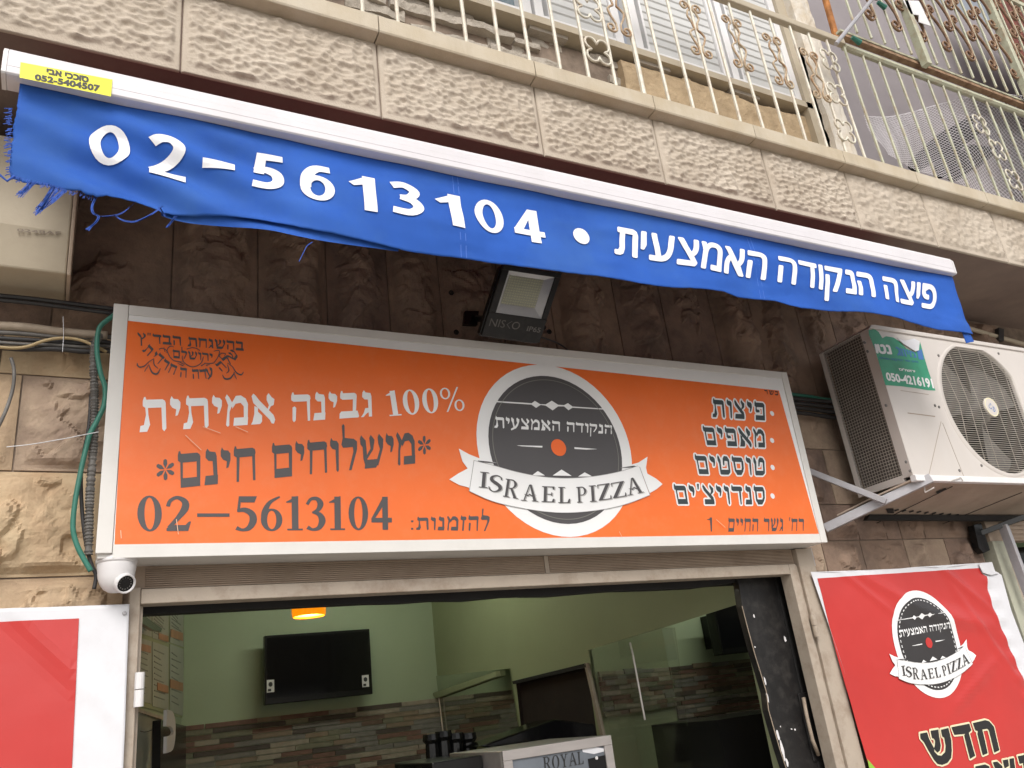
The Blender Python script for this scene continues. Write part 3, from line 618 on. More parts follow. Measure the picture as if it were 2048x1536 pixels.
# rusty red curtain behind cage, far right
q=MB().box((7.4,2.9,3.4),(9.8,2.95,6.3)).build('faded_red_shutter',M('faded_red_paint',(.25,.07,.05),.8,.3,14,.4,dirt=.4,dscale=9,dcol=(.4,.3,.25))); tag(q,'faded red shutter behind the iron cage at the top right corner','shutter')
q=MB().tube([at(1640,-40,2.42),at(1668,60,2.42),at(1675,85,2.42)],.02,8).build('rusty_pipe',M('orange_rust',(.42,.17,.05),.8,.3,14,.3)); tag(q,'orange rusted vertical pipe beside the plaster column top','pipe')
# ---- netting
def netq(u,v):
    TL=at(1728,232,2.43);TR=at(2100,175,2.43);BR=at(2120,450,2.43);BL=at(1772,312,2.43)
    p=TL.lerp(TR,u).lerp(BL.lerp(BR,u),v); p.z+=-.03*math.sin(u*9)*(1-v); p.y+=.015*math.sin(u*17+v*5); return p
mb=MB(); nu,nv=44,28
for k in range(nu+nv):
    for dr in (0,1):
        pts=[]
        for j in range(nv+1):
            i_=k-j if dr else k-nv+j
            if 0<=i_<=nu: pts.append(netq(i_/nu,j/nv))
        if len(pts)>1: mb.tube(pts,.0017,3,cap=False)
mb.tube([netq(i_/nu,0) for i_ in range(nu+1)],.003,5)
n_=mb.build('netting',M('white_net',(.66,.63,.66),.7,.05,9,0),None,fix=False); tag(n_,'white wire netting tied behind the bars of the open balcony railing','netting')
MB().box((3.721,2.56,2.6),(3.82,2.72,5.4)).build('corner_strip',m_box,encl)
q=MB()
for a,b in (((1830,330),(1960,262)),((1880,345),(1945,235)),((1905,350),(1990,300))):
    A=at(*a,2.75);B=at(*b,2.75); q.tube([A,A.lerp(B,.5)+Vector((0,0,.05)),B],[.05,.09,.02],7)
q=q.build('black_bundle',m_dark); tag(q,'dark bundle stored behind the white netting','bundle')
# ================================================================== AWNING
YA=2.2
def cy(X,Z):
    t=(1.80-Z)/.35
    w_=.010*t*math.sin(X*5.1+1.3*t)+.006*t*math.sin(X*11.7-2)+.004*math.sin(X*3+Z*17)
    w_+=.015*math.sin((X*1.0+ (Z-1.8)*2.6)*17)*math.exp(-((X-.15)/.38)**2)*min(1,t*3)
    w_+=.012*float(fbm(X*2.2+Z*3,Z*7-X,3,3))
    w_+=.006*t*float(fbm(X*9,Z*5,8,2))
    return YA+w_
awn=empty('awning',(1.8,YA,1.8),'retracted shop awning with white aluminium front bar and frayed blue valance','awning')
xL,xR=-.238,3.897
mb=MB(); prof=[(2.165,1.796),(2.160,1.80),(2.158,1.868),(2.172,1.890),(2.20,1.893),(2.235,1.86),(2.235,1.796)]
mb.slab([(xL,y,z) for y,z in prof],(xR-xL,0,0)).build('front_bar',m_alu,awn,bevel=.002)
for z in (1.822,1.846): MB().box((xL+.001,2.1585,z),(xR-.001,2.160,z+.0012)).build('groove_ridge',m_alu,awn)
MB().slab([(xL-.012,y,z) for y,z in prof],(.0115,0,0)).build('end_cap',m_ceram,awn)
MB().slab([(xR+.0005,y,z) for y,z in prof],(.012,0,0)).build('end_cap',m_ceram,awn)
# red canopy running back to the roller, arms
MB().slab([(xL+.02,2.19,1.896),(xR-.02,2.19,1.896),(xR-.02,2.86,2.06),(xL+.02,2.86,2.06)],(0,.002,.004)).build('canopy_cloth',m_redcloth,awn)
MB().tube([(xL+.02,2.90,2.05),(xR-.02,2.90,2.05)],.045,16).build('roller',m_redcloth,awn)
for x in (.55,3.1):
    mb=MB().tube([(x,2.24,1.84),(x+.35,2.55,1.97),(x,2.96,2.09)],.018,8); mb.build('folding_arm',m_white,awn)
# valance cloth
top=[(35,163),(1898,558)]
bot=[(26,352),(45,358),(65,362),(100,370),(137,379),(165,386),(191,395),(240,398),(290,402),(328,418),(410,426),(480,436),(547,446),(620,462),(700,477),(752,487),(821,502),(870,510),(923,516),(992,524),(1060,531),(1163,552),(1230,562),(1299,571),(1350,577),(1400,579),(1450,582),(1478,592),(1553,600),(1601,617),(1650,621),(1710,625),(1790,640),(1881,660),(1926,664)]
BX=[at(p[0],p[1],YA) for p in bot]
xa=np.array([b.x for b in BX]); za=np.array([b.z for b in BX])
nx,nz=520,44; Xs=np.linspace(-.205,3.905,nx); mb=MB(); XX=np.zeros((nz,nx));YY=XX.copy();ZZ=XX.copy()
for j,x in enumerate(Xs):
    zb=np.interp(x,xa,za); fr_=.006*float(fbm(x*60,0,4)) if x<.2 else .0015*float(fbm(x*40,0,4))
    for i in range(nz):
        v=i/(nz-1); zz=1.7955*(1-v)+(zb+fr_)*v
        xx=x-(.012*float(fbm(zz*40,0,6))*max(0,1-(x+.205)/.08)*(1 if zz<1.72 else 0))+ (.035*v*max(0,(x-3.75)/.15))
        XX[i,j]=xx;ZZ[i,j]=zz;YY[i,j]=cy(xx,zz)
mb.grid(XX,YY,ZZ); vo=mb.build('valance',m_blue,awn,smooth=True,fix=False)
md=vo.modifiers.new('thickness','SOLIDIFY'); md.thickness=.0015
# hanging second hem layer, left half
hx=np.linspace(at(325,415,YA).x,at(800,495,YA).x,60); X,T=np.meshgrid(hx,np.linspace(0,1,5))
zb=np.interp(hx,xa,za); Z=zb+.02-T*(.02+.030*np.sin(np.linspace(.25,3.1,60)))
Y=np.vectorize(cy)(X,Z)+.012
MB().grid(X,Y,Z).build('hem_fold',m_blue,awn,smooth=True,fix=False)
# flap at the right end
fl=[at(*p,YA+.012) for p in ((1893,560),(1912,594),(1909,600),(1948,683),(1933,686),(1925,664),(1905,610),(1880,590))]
MB().slab(fl,(0,.003,0)).build('side_flap',m_blue,awn)
# sewn seams
for px in (905,1495):
    a=at(px,352 if px<1000 else 478,YA); z0=np.interp(a.x,xa,za)+.004; zs=np.linspace(z0,1.79,16)
    mb=MB(); 
    for k in range(15):
        for dx in (0,.02):
            mb.poly([(a.x+dx,cy(a.x+dx,zs[k])-.0016,zs[k]),(a.x+dx+.0025,cy(a.x+dx,zs[k])-.0016,zs[k]),(a.x+dx+.0025,cy(a.x+dx,zs[k+1])-.0016,zs[k+1]),(a.x+dx,cy(a.x+dx,zs[k+1])-.0016,zs[k+1])])
    mb.build('seam',M('seam_thread',(.07,.16,.55),.7,.05,9,0),awn,fix=False)
# frayed threads
mb=MB(); rr=random.Random(2)
def thr(pts,r=.0011): mb.tube(pxs(pts,YA+.002,4),r,4,cap=False)
for k in range(90):
    px=rr.uniform(24,190); py=np.interp(px,[p[0] for p in bot],[p[1] for p in bot])-2
    L_=rr.uniform(3,12); thr([(px,py),(px-rr.uniform(-1,4),py+L_*.5),(px-rr.uniform(0,8),py+L_)],.0008)
for bx_,by_,ex,ey,n in ((66,364,38,392,22),(110,374,78,424,26),(128,378,72,428,14)):
    for k in range(n):
        a=rr.uniform(-9,9); thr([(bx_+a,by_),(bx_+a*.8+(ex-bx_)*.5,by_+(ey-by_)*.5+rr.uniform(-3,3)),(ex+a*.6+rr.uniform(-4,4),ey+rr.uniform(-10,4))],.0008)
for k in range(60):
    py=rr.uniform(215,352); thr([(22+rr.uniform(-2,4),py),(12+rr.uniform(-6,5),py+rr.uniform(-2,5))],.0010)
for k in range(7):
    o=rr.uniform(-2,2); thr([(191+o,396),(184+o,412),(186+o,426),(197+o,433),(192+o,444),(183+o,452),(174+o*2,460+o)],.0013)
for k in range(3):
    o=rr.uniform(-1.5,1.5); thr([(197+o,433),(225,431+o),(245,425+o),(262,412),(272,402)],.0008)
    thr([(228,430),(245,440+o),(268,443+o),(292,434+o),(315,420+o),(325,412)],.0012)
    thr([(318+o,415),(325,424),(330,432+o)],.002)
for k in range(9):
    o=rr.uniform(-3,3); thr([(352+o,432),(345+o*.7,441),(334+o,455)],.0011)
thr([(625,484),(614,492),(607,505),(598,523)],.0013)
mb.tube([at(30,352,YA),at(14,362,YA),at(2,352,YA),at(-6,345,YA)],.003,6)
f_=mb.build('frayed_threads',m_bluet,awn,fix=False); f_['kind']='stuff'
# lettering on the valance
PY=lambda X,Z: cy(X,Z)-.0058
def glyph_rect(ch,l,t,r,b,bold=.035,sx=1):
    cx,cyy=(l+r)/2,(t+b)/2
    Q=rect_px(YA,(l,cyy),(r,cyy),(cx,t),(cx,b)); return warp(font(ch,bold),Q)
ps=[]
DW=[(.38,.19)]
SG={
'0':ring(.31,.5,.31,.5,.17,.13,28),
'2':ribbon([(.04,.78,.2),(.18,.88,.2),(.36,.88,.2),(.48,.72,.2),(.42,.52,.2),(.2,.26,.2),(.08,.10,.2)])+[sf(.02,.62,0,.18)],
'5':[sf(.12,.56,.83,1),q4(.12,.29,1,.07,.25,.46)]+ribbon([(.09,.55,.14),(.28,.59,.17),(.46,.48,.2),(.48,.26,.2),(.32,.09,.2),(.04,.10,.18)]),
'6':ring(.32,.32,.3,.33,.17,.13,26)+ribbon([(.11,.32,.19),(.13,.6,.2),(.3,.86,.2),(.55,.90,.18)]),
'1':[sf(.22,.42,0,1),[(.0,.74),(.28,1.0),(.4,1.0),(.36,.82),(.08,.66)]],
'3':ribbon([(.04,.84,.18),(.26,.91,.18),(.46,.76,.2),(.36,.56,.18),(.18,.52,.15)])+ribbon([(.18,.53,.15),(.42,.46,.2),(.50,.26,.2),(.34,.09,.19),(.02,.11,.18)]),
'4':[q4(.34,.55,1,.34,.55,0),sf(.0,.66,.2,.37),[(0,.34),(.34,1.0),(.44,.92),(.18,.30)]],
'-':[sf(0,.7,.0,1)],'.':[[(.5+.5*math.cos(a*math.pi/10),.5+.5*math.sin(a*math.pi/10)) for a in range(20)]]}
for ch,l,t,r,b in (('0',177,252,261,330),('2',294,276,374,354),('-',404,320,468,346),('5',502,314,567,384),('6',598,334,666,405),('1',696,354,750,424),('3',780,368,843,436),('1',870,388,923,455),('0',950,400,1007,466),('4',1029,418,1088,482),('.',1147,457,1178,488)):
    if ch=='-': ps+=warp(SG[ch],XZ(YA,(404,321),(469,331),(468,346),(404,337))); continue
    cx,cyy=(l+r)/2,(t+b)/2; ps+=warp(SG[ch],rect_px(YA,(l,cyy),(r,cyy),(cx,t),(cx,b)))
flat('lettering',ps,PY,m_cprint,awn,grid=.012)
_hg={}
def heb_sans(s,space=1.0,bold=.03):
    out=[];x=0
    for c in s[::-1]:
        if c==' ': x+=.26; continue
        if c not in _hg:
            b=bbox(font('ה')); h=b[3]
            if c=='ת': _hg[c]=[[(.06,h),(.40,h),(.47,h-.04),(.50,h-.12),(.50,0),(.415,0),(.415,h-.1),(.39,h-.085),(.06,h-.085)],[(.12,h-.04),(.20,h-.04),(.20,.14),(.17,.04),(.10,0),(0,0),(0,.075),(.08,.08),(.12,.16)]]
            elif c=='ד':
                b=bbox(font('ה')); h=b[3]; _hg[c]=[[(0,h),(.52,h),(.52,h-.085),(0,h-.085)],[(.36,h-.04),(.445,h-.04),(.445,0),(.36,0)]]
            else: _hg[c]=font(c)
        ps=_hg[c]; b=bbox(ps); out+=[[(a[0]-b[0]+x,a[1]) for a in p] for p in ps]; x+=b[1]-b[0]+.085*space
    return outline(out,bold,4)
def run(s,Qpx,Y,bold=.03,space=1.0,bb=None):
    return warp(heb_sans(s,space,bold),XZ(Y,*Qpx),bb)
flat('lettering',run('פיצה הנקודה האמצעית',((1228,452),(1872,572),(1872,640),(1228,530)),YA,.022,1.25),PY,m_cprint,awn,grid=.012)
# yellow label on the bar
YL=2.1555
ylab=MB().poly([at(*p,YL) for p in ((41,124),(225,159),(222,193),(39,155))]).build('yellow_label',m_yellow,awn)
flat('label_lettering',warp(heb_sans('סוככי אבי',1.05,.045),XZ(YL,(93,137),(178,154),(177,166),(93,148)))+warp(outline(font('052-5404507',0),.045,4),XZ(YL,(70,148),(200,171),(199,184),(69,160))),lambda X,Z:YL-.0012,m_black,ylab)
# ================================================================== ORANGE SIGN
YS=2.85
sx0,sx1,sz0,sz1=.088,3.300,.592,1.483
sign=empty('shop_sign',((sx0+sx1)/2,YS,sz0),'orange pizza shop sign with Hebrew lettering and round charcoal logo in a white frame','sign')
TL=at(228,607,YS);TR=at(1573,745,YS);BR=at(1655,1085,YS);BL=at(190,1117,YS)
def sq(u,v,y):
    p=TL.lerp(TR,u).lerp(BL.lerp(BR,u),v); return Vector((p.x,y,p.z))
Wd=(TR-TL).length; Hd=(BL-TL).length
MB().slab([sq(.002,.003,YS+.012),sq(.998,.003,YS+.012),sq(.998,.997,YS+.012),sq(.002,.997,YS+.012)],(0,.178,0)).build('box',m_frame,sign)
def fr(u0,v0,u1,v1,y,th,name='frame_bar',mat=None): return MB().slab([sq(u0,v0,y),sq(u1,v0,y),sq(u1,v1,y),sq(u0,v1,y)],(0,th,0)).build(name,mat or m_frame,sign,bevel=.0015)
cw=.044/Wd; ch_=.040/Hd
fr(0,0,.0145,.982,YS-.002,.015); fr(.9870,.0,1,.999,YS-.002,.015)
fr(.015,0,.9868,.042,YS-.001,.013); fr(.015,.952,.9868,1,YS-.001,.013)
fr(.0151,.0421,.9867,.9518,YS+.002,.010,'white_border',m_wprint)
YO=YS+.0005
oq=[at(252,641,YS),at(1558,781,YS),at(1638,1068,YS),at(229,1089,YS)]
MB().slab([(p.x,YO,p.z) for p in oq],(0,.0012,0)).build('orange_panel',m_orange,sign)
Y1,Y2,Y3,Y4=YO-.0012,YO-.0022,YO-.0032,YO-.0042
c1=lambda y:(lambda X,Z:y)
def put(name,ps,Qpx,y,mat,bb=None,parent=sign): return flat(name,warp(ps,XZ(YS,*Qpx),bb),c1(y),mat,parent)
put('white_lettering',word('גבינה אמיתית'),((281,794),(745,780),(744,834),(279,866)),Y1,m_wprint)
put('white_lettering',word('100%',False,.03),((770,782),(925,773),(930,822),(778,833)),Y1,m_wprint)
put('charcoal_lettering',word('*מישלוחים חינם*'),((312,878),(860,834),(862,925),(314,982)),Y1,m_gprint)
put('phone_number',word('02-5613104',False,.03),((274,991),(783,993),(784,1061),(275,1064)),Y1,m_gprint)
put('charcoal_lettering',word('להזמנות:',True,.12),((822,1024),(981,1016),(977,1063),(822,1060)),Y1,m_gprint)
put('address_lettering',word("רח' גשר החיים 1"[:-2],True,.13),((1457,1034),(1608,1035),(1607,1062),(1455,1064)),Y1,m_gprint)
put('address_lettering',[sf(.4,.6,0,1),[(.1,.84),(.6,1.0),(.5,.8)]],((1412,1035),(1424,1035),(1424,1063),(1418,1063)),Y1,m_gprint)
for t,Q in (('פיצות',((1423,796),(1528,803),(1530,842),(1425,835))),('מאפים',((1404,851),(1528,857),(1530,896),(1412,891))),('טוסטים',((1388,908),(1528,914),(1530,952),(1396,949))),("סנדויצ'ים",((1346,967),(1528,970),(1530,1010),(1354,1009)))):
    ps=word(t,True,.16); bb=bbox(ps)
    put('outline_lettering',outline(ps,.085,6),Q,Y1,m_wprint,bb); put('dark_lettering',ps,Q,Y2,m_dprint,bb)
for px in ((1544,827),(1544,881),(1545,935),(1545,992)):
    c=at(*px,YS); flat('bullet',[[(c.x+.0135*math.cos(a*math.pi/10),c.z+.0135*math.sin(a*math.pi/10)) for a in range(20)]],c1(Y1),m_wprint,sign)
put('small_print',word('כשר',True,.3),((1528,779),(1556,782),(1556,791),(1529,788)),Y1,m_black)
# certification emblem, upper left
E_=lambda cx,cy:(lambda p:(p.x,p.z))(at(230+cx*.1953,620+cy*.1953,YS))
put('emblem_lettering',word('בהשגחת הבד"ץ'),((230+228*.1953,620+226*.1953),(230+1322*.1953,620+318*.1953),(230+1320*.1953,620+420*.1953),(230+232*.1953,620+330*.1953)),Y1,m_gprint,(0,bbox(word('בהשגחת הבד"ץ'))[1],0,1.05))
put('emblem_lettering',word('ירושלם'),((230+590*.1953,620+400*.1953),(230+1000*.1953,620+440*.1953),(230+1000*.1953,620+525*.1953),(230+590*.1953,620+492*.1953)),Y1,m_gprint,(0,bbox(word('ירושלם'))[1],0,1.05))
ps=[]
arc=[(340,410,45),(400,470,45),(455,500,40),(515,560,32),(590,605,22),(640,620,15),(700,640,5),(825,655,-3),(905,655,-8),(970,640,-14),(1040,625,-30),(1085,575,-40),(1145,520,-45),(1205,465,-55)]
for ch,(cx,cy,an) in zip('תידרחה הדעהלש'.replace(' ','') and list('תידרח')+['ה']+list('הדעה')+['ל','ש'],[arc[i] for i in (0,1,2,3,4,6,7,8,9,11,12,13)]):
    wd,gp=G[ch]; sz=104; a=math.radians(-an)
    for p in gp:
        q=[]
        for x,y in p:
            dx=(x-wd/2)*sz; dy=(y-.5)*sz; q.append(E_(cx+dx*math.cos(a)-dy*math.sin(a)*1,cy-(dx*math.sin(a)+dy*math.cos(a))))
        ps.append(q)
flat('emblem_lettering',ps,c1(Y1),m_gprint,sign)
def er(pts,w0=10,closed=False):
    o=[]
    for r in ribbon([(x,-y,w_) for x,y,w_ in [(p+(w0,))[:3] if len(p)<3 else p for p in pts]],closed,6): o.append([E_(a[0],-a[1]) for a in r])
    return o
sw=er([(690,470),(700,530),(760,575),(820,580),(880,545),(905,480)],9)+er([(735,402),(790,388),(840,398),(868,420)],9)
sw+=er([(600,520),(560,480),(530,420),(490,395),(455,400,8),(462,415,5)],9)+er([(530,440),(540,395),(570,372),(600,380,5)],9)+er([(600,520),(640,528),(700,535,4)],9)+er([(510,430),(500,380,4)],8)
sw+=er([(1010,545),(1050,490),(1070,430),(1050,415),(1010,425,5)],9)+er([(1065,470),(1090,445),(1130,450),(1120,470,5)],9)+er([(1010,545),(960,550),(910,545,4)],9)
sw+=er([(225,545,6),(245,585,14),(300,575,12),(350,530,8),(400,500,6)],10)+er([(345,560,8),(380,640,16),(430,655,18),(465,600,6)],12)+er([(340,570,6),(320,600,10),(300,635,5)],9)+er([(230,545,5),(228,570,12),(255,590,6)],9)+er([(395,500,6),(400,560,12),(440,600,6)],9)
sw+=er([(1315,635,6),(1290,665,14),(1240,640,12),(1200,580,8),(1150,545,6)],10)+er([(1225,640,8),(1180,700,18),(1125,705,16),(1100,665,6)],12)+er([(1215,640,6),(1230,680,10),(1245,710,5)],9)+er([(1150,560,6),(1165,620,12),(1140,650,6)],9)
sw+=er([(640,545,5),(700,575,12)],8)+er([(650,530,5),(710,560,10)],8)+er([(880,575,12),(930,545,5)],8)+er([(930,570,12),(970,560,5)],8)
flat('emblem_scrollwork',sw,c1(Y2),m_gprint,sign)
# round logo, traced in units of its radius
LC=at(1117,902,YS)
cl=at(951,862,YS);cr=at(1266,930,YS);ct=at(1091,730,YS);cb=at(1144,1074,YS)
LX=(cl.x+cr.x)/2; LZ=(ct.z+cb.z)/2; LR=((cr.x-cl.x)/2+(ct.z-cb.z)/2)/2; RXX=(cr.x-cl.x)/2; RZZ=(ct.z-cb.z)/2
def lg(cx,cy):
    p=at(880+cx*.2539,700+cy*.2539,YS); return ((p.x-LX)/RXX,(p.z-LZ)/RZZ)
def cir(r,n=56,x=0,z=0,rz=None): return [(x+r*math.cos(2*math.pi*k/n),z+(rz or r)*math.sin(2*math.pi*k/n)) for k in range(n)]
def logo(place,parent,dy,base,dashed,dk):
    """dy: step between print layers; place maps unit logo coordinates to (X,Z); base(X,Z) gives the surface"""
    lay=lambda k:(lambda X,Z:base(X,Z)-dy*k)
    def F(name,polys,k,mat): flat(name,[[place(*a) for a in p] for p in polys],lay(k),mat,parent,grid=.018 if dashed else 0)
    F('logo_disc',[cir(1)],1,m_wprint); F('logo_disc',[cir(.86)],2,dk)
    tk=[]
    n=110
    for k in range(n):
        if dashed and k%2: continue
        a=2*math.pi*k/n;b=2*math.pi*(k+1)/n
        tk.append([(.815*math.cos(a),.815*math.sin(a)),(.815*math.cos(b),.815*math.sin(b)),(.805*math.cos(b),.805*math.sin(b)),(.805*math.cos(a),.805*math.sin(a))] if not dashed else [(.82*math.cos(a),.82*math.sin(a)),(.82*math.cos(b),.82*math.sin(b)),(.80*math.cos(b),.80*math.sin(b)),(.80*math.cos(a),.80*math.sin(a))])
    F('logo_stitch_ring',tk,3,m_wprint if dashed else M('stitch_print',(.17,.165,.15),.45,.03,5,0))
    L_=lambda pts:[lg(*p) for p in pts]
    orn=[L_([(412,401),(720,421),(745,402),(785,428),(830,430),(878,401),(928,433),(975,436),(1005,420),(1042,447),(1308,464),(1308,472),(1042,456),(1010,476),(975,446),(928,446),(885,477),(830,440),(790,434),(755,458),(718,432),(412,411)]),
         L_([(600,752),(805,757),(803,770),(640,760)]),L_([(1056,767),(1242,782),(1150,786),(1057,781)]),
         L_([(720,990),(768,955),(825,990)]),L_([(885,990),(955,943),(1035,993)]),L_([(1085,998),(1137,965),(1198,998)])]
    F('logo_ornament',orn,3,m_wprint)
    w_=word('הנקודה האמצעית',True,.1); F('logo_hebrew_lettering',warp(w_,[lg(428,524),lg(1354,592),lg(1350,664),lg(426,614)],(0,bbox(w_)[1],0,1.0)),3,m_wprint)
    c0=lg(932,770); F('logo_orange_dot',[cir(.098,24,c0[0],c0[1])],3,m_oprint if not dashed else m_redw)
    tails=[L_([(145,778),(225,822),(300,852),(455,895),(300,885),(262,870),(235,1108),(225,1085),(150,1065),(70,1022),(140,975),(215,935),(175,880)]),
           L_([(1632,842),(1560,888),(1415,930),(1560,915),(1650,1128),(1700,1100),(1750,1058),(1700,1015),(1630,975),(1620,930)])]
    [F('logo_ribbon_tail',[t_],3.4,m_wprint) for t_ in tails]
    up=[(262,872),(420,912),(600,962),(800,1000),(1000,1012),(1200,998),(1400,962),(1552,915)]
    lo=[(1600,980),(1648,1145),(1480,1210),(1300,1255),(1060,1282),(850,1278),(600,1240),(400,1190),(225,1112)]
    rb=catmull(up,4); lb=catmull(lo[1:],4)
    F('logo_ribbon_shadow',[L_([(295,872),(300,885),(455,895),(380,880)]),L_([(1412,930),(1525,912),(1560,922),(1480,928)])],3.8,dk)
    F('logo_ribbon',[L_([tuple(a) for a in rb]+[(1565,922)]+[tuple(a) for a in lb])],4.2,m_wprint)
    ed=[]
    for P in (rb,lb):
        for a,b in zip(P,P[1:]):
            d=4; ed.append(L_([(a[0],a[1]-d/2),(b[0],b[1]-d/2),(b[0],b[1]+d/2),(a[0],a[1]+d/2)]))
    for a,b in (((262,872),(225,1112)),((1565,922),(1648,1145))): ed.append(L_([a,(a[0]+5,a[1]),(b[0]+5,b[1]),b]))
    F('logo_ribbon_edge',ed,5,M('fine_grey_print',(.33,.32,.32),.5,.03,5,0))
    # ribbon lettering
    pos=[('I',305,375,957,1095,5),('S',378,490,980,1130,8),('R',500,622,1015,1175,9),('A',635,775,1055,1200,4),('E',795,900,1070,1208,2),('L',925,1022,1075,1215,0),('P',1070,1150,1072,1210,-3),('I',1170,1225,1062,1205,-4),('Z',1235,1340,1050,1190,-8),('Z',1345,1455,1035,1170,-10),('A',1455,1590,1000,1145,-12)]
    for off,k,mat in ((9,5.6,M('thin_shadow_print',(.42,.41,.40),.5,.03,5,0)),(0,6.4,dk)):
        ps=[]
        for ch,x0,x1,y0,y1,an in pos:
            gp=G[ch][1]; a0,a1,b0,b1=bbox(gp); a=math.radians(an); cx,cy=(x0+x1)/2,(y0+y1)/2; hw=(x1-x0)/2*.97; hh=(y1-y0)/2*.90
            for p in gp:
                q=[]
                for x,y in p:
                    dx=((x-a0)/(a1-a0)*2-1)*hw; dyy=(1-2*(y-b0)/(b1-b0))*hh
                    q.append(lg(cx+off+dx*math.cos(a)-dyy*math.sin(a),cy+off*.6+dx*math.sin(a)+dyy*math.cos(a)))
                ps.append(q)
        F('logo_lettering',ps,k,mat)
logo(lambda x,z:(LX+x*RXX,LZ+z*RZZ),sign,.0009,lambda X,Z:YO-.0004,False,m_gprint)
# fine scratches on the panel
sc=[]
for a,b in (((370,872),(402,902)),((1430,1040),(1448,1056)),((352,1040),(356,1070)),((241,1062),(242,1078)),((405,855),(440,868)),((1236,1064),(1241,1074)),((470,855),(495,866))):
    p=at(*a,YS);q=at(*b,YS);d=Vector((q.z-p.z,0,-(q.x-p.x))).normalized()*.0011
    sc.append([(p.x+d.x,p.z+d.z),(q.x+d.x,q.z+d.z),(q.x-d.x,q.z-d.z),(p.x-d.x,p.z-d.z)])
flat('scratches',sc,c1(YO-.0102),M('scratch',(.75,.45,.3),.5,.03,5,0),sign)
# ================================================================== FLOODLIGHT
fl=empty('floodlight',at(1040,610,2.9),'black LED floodlight with grey reflector above the orange sign','floodlight')
A=at(1003,528,2.62);B=at(1124,546,2.62);C=at(1078,688,2.76);D=at(958,672,2.76)
nrm=(B-A).cross(D-A).normalized()
if nrm.y>0: nrm=-nrm
def fp(u,v,h=0): return A.lerp(B,u).lerp(D.lerp(C,u),v)+nrm*h
def fpoly(us,h): return [fp(u,v,h) for u,v in us]
rc=lambda u0,v0,u1,v1,r=.03:[(u0+r,v0),(u1-r,v0),(u1,v0+r*.8),(u1,v1-r*.8),(u1-r,v1),(u0+r,v1),(u0,v1-r*.8),(u0,v0+r*.8)]
MB().slab(fpoly(rc(0,0,1,1,.06),-.002),-nrm*.03).build('housing',m_tv,fl,bevel=.004)
MB().slab(fpoly(rc(.06,.06,.94,.94,.06),-.033),-nrm*.03).build('heat_sink',m_tv,fl,bevel=.003)
# rim around reflector: 4 bars
for u0,v0,u1,v1 in ((0.02,.01,.98,.075),(0.02,.66,.98,.99),(0.02,.076,.13,.659),(.89,.076,.98,.659)):
    MB().slab(fpoly([(u0,v0),(u1,v0),(u1,v1),(u0,v1)],.012),-nrm*.0135).build('front_rim' ,m_blackp,fl,bevel=.002)
I0=(.13,.076);I1=(.89,.659);J0=(.24,.17);J1=(.70,.50)
mr=M('reflector_metal',(.55,.55,.56),.3,.05,6,.03,metal=.5)
o_=[fp(I0[0],I0[1],.006),fp(I1[0],I0[1],.006),fp(I1[0],I1[1],.006),fp(I0[0],I1[1],.006)]
i_=[fp(.17,.13,.0006),fp(.74,.13,.0006),fp(.74,.53,.0006),fp(.17,.53,.0006)]
for k in range(4): MB().poly([o_[k],o_[(k+1)%4],i_[(k+1)%4],i_[k]]).build('reflector',mr,fl)
MB().slab([fp(.171,.131,.0008),fp(.739,.131,.0008),fp(.739,.529,.0008),fp(.171,.529,.0008)],-nrm*.002).build('led_board',M('led_board',(.42,.43,.34),.5,.1,200,.1),fl)
mb=MB()
for i in range(14):
    for j in range(11):
        u=.19+i*.04;v=.15+j*.035; mb.slab(fpoly([(u,v),(u+.022,v),(u+.022,v+.018),(u,v+.018)],.0022),-nrm*.001)
q=mb.build('led_chips',M('led_chip',(.55,.55,.38),.4,.05,60,0),fl); q['kind']='stuff'
MB().slab(fpoly([(.13,.076),(.89,.076),(.89,.659),(.13,.659)],.0085),-nrm*.001).build('cover_glass',M('clear_glass',(.9,.9,.9),.05,0,3,0,trans=1,alpha=.25),fl)
def onfl(name,ps,u0,v0,u1,v1,mat):
    x0,x1,y0,y1=bbox(ps); mb=MB()
    for p in ps: mb.poly([fp(u0+(a[0]-x0)/(x1-x0)*(u1-u0),v1+(a[1]-y0)/(y1-y0)*(v0-v1),.0132) for a in p])
    mb.build(name,mat,fl,fix=False)
onfl('lettering',font('NIS',.0),.08,.745,.33,.85,m_grey); onfl('lettering',font('O',.0),.44,.745,.57,.85,m_grey)
onfl('lettering',[[(1,1),(1.15,1),(.3,.5),(1.15,0),(1,0),(.1,.5)]],.35,.745,.43,.85,m_grey)
onfl('lettering',font('IP65',.02),.70,.78,.93,.85,m_grey)
MB().slab([at(930,622,2.98),at(958,622,2.98),at(955,650,2.98),at(928,648,2.98)],(0,.02,0)).build('wall_bracket',m_tv,fl)
MB().tube([at(945,636,3.0),at(985,640,2.84)],.016,8).build('bracket_arm',m_tv,fl)
MB().box((at(1000,560,2.95).x,2.92,at(985,640,2.95).z),(at(1062,560,2.95).x,2.99,at(985,600,2.95).z)).build('mount',m_tv,fl)
MB().tube(pxs(((1072,672,2.8),(1100,680,2.85),(1122,690,2.9),(1138,703,2.95),(1144,720,2.99)),2.9),.004,6).build('cable',m_cable,fl,smooth=True)
# holes with plugs in the wall
for p in ((912,665),(1098,664),(1087,655),(902,586)):
    c=at(*p,2.985); q=MB().lathe([(.012,0),(.012,-.006),(.005,-.006),(.004,.004)],c,(0,1,0),12).build('wall_plug',m_dark); tag(q,{912:'wall plug left of the floodlight, just above the sign frame',1098:'wall plug beside the loop of the floodlight cable',1087:'wall plug close to the lower right corner of the floodlight',902:'wall plug left of the floodlight, highest one'}[p[0]],'wall plug')
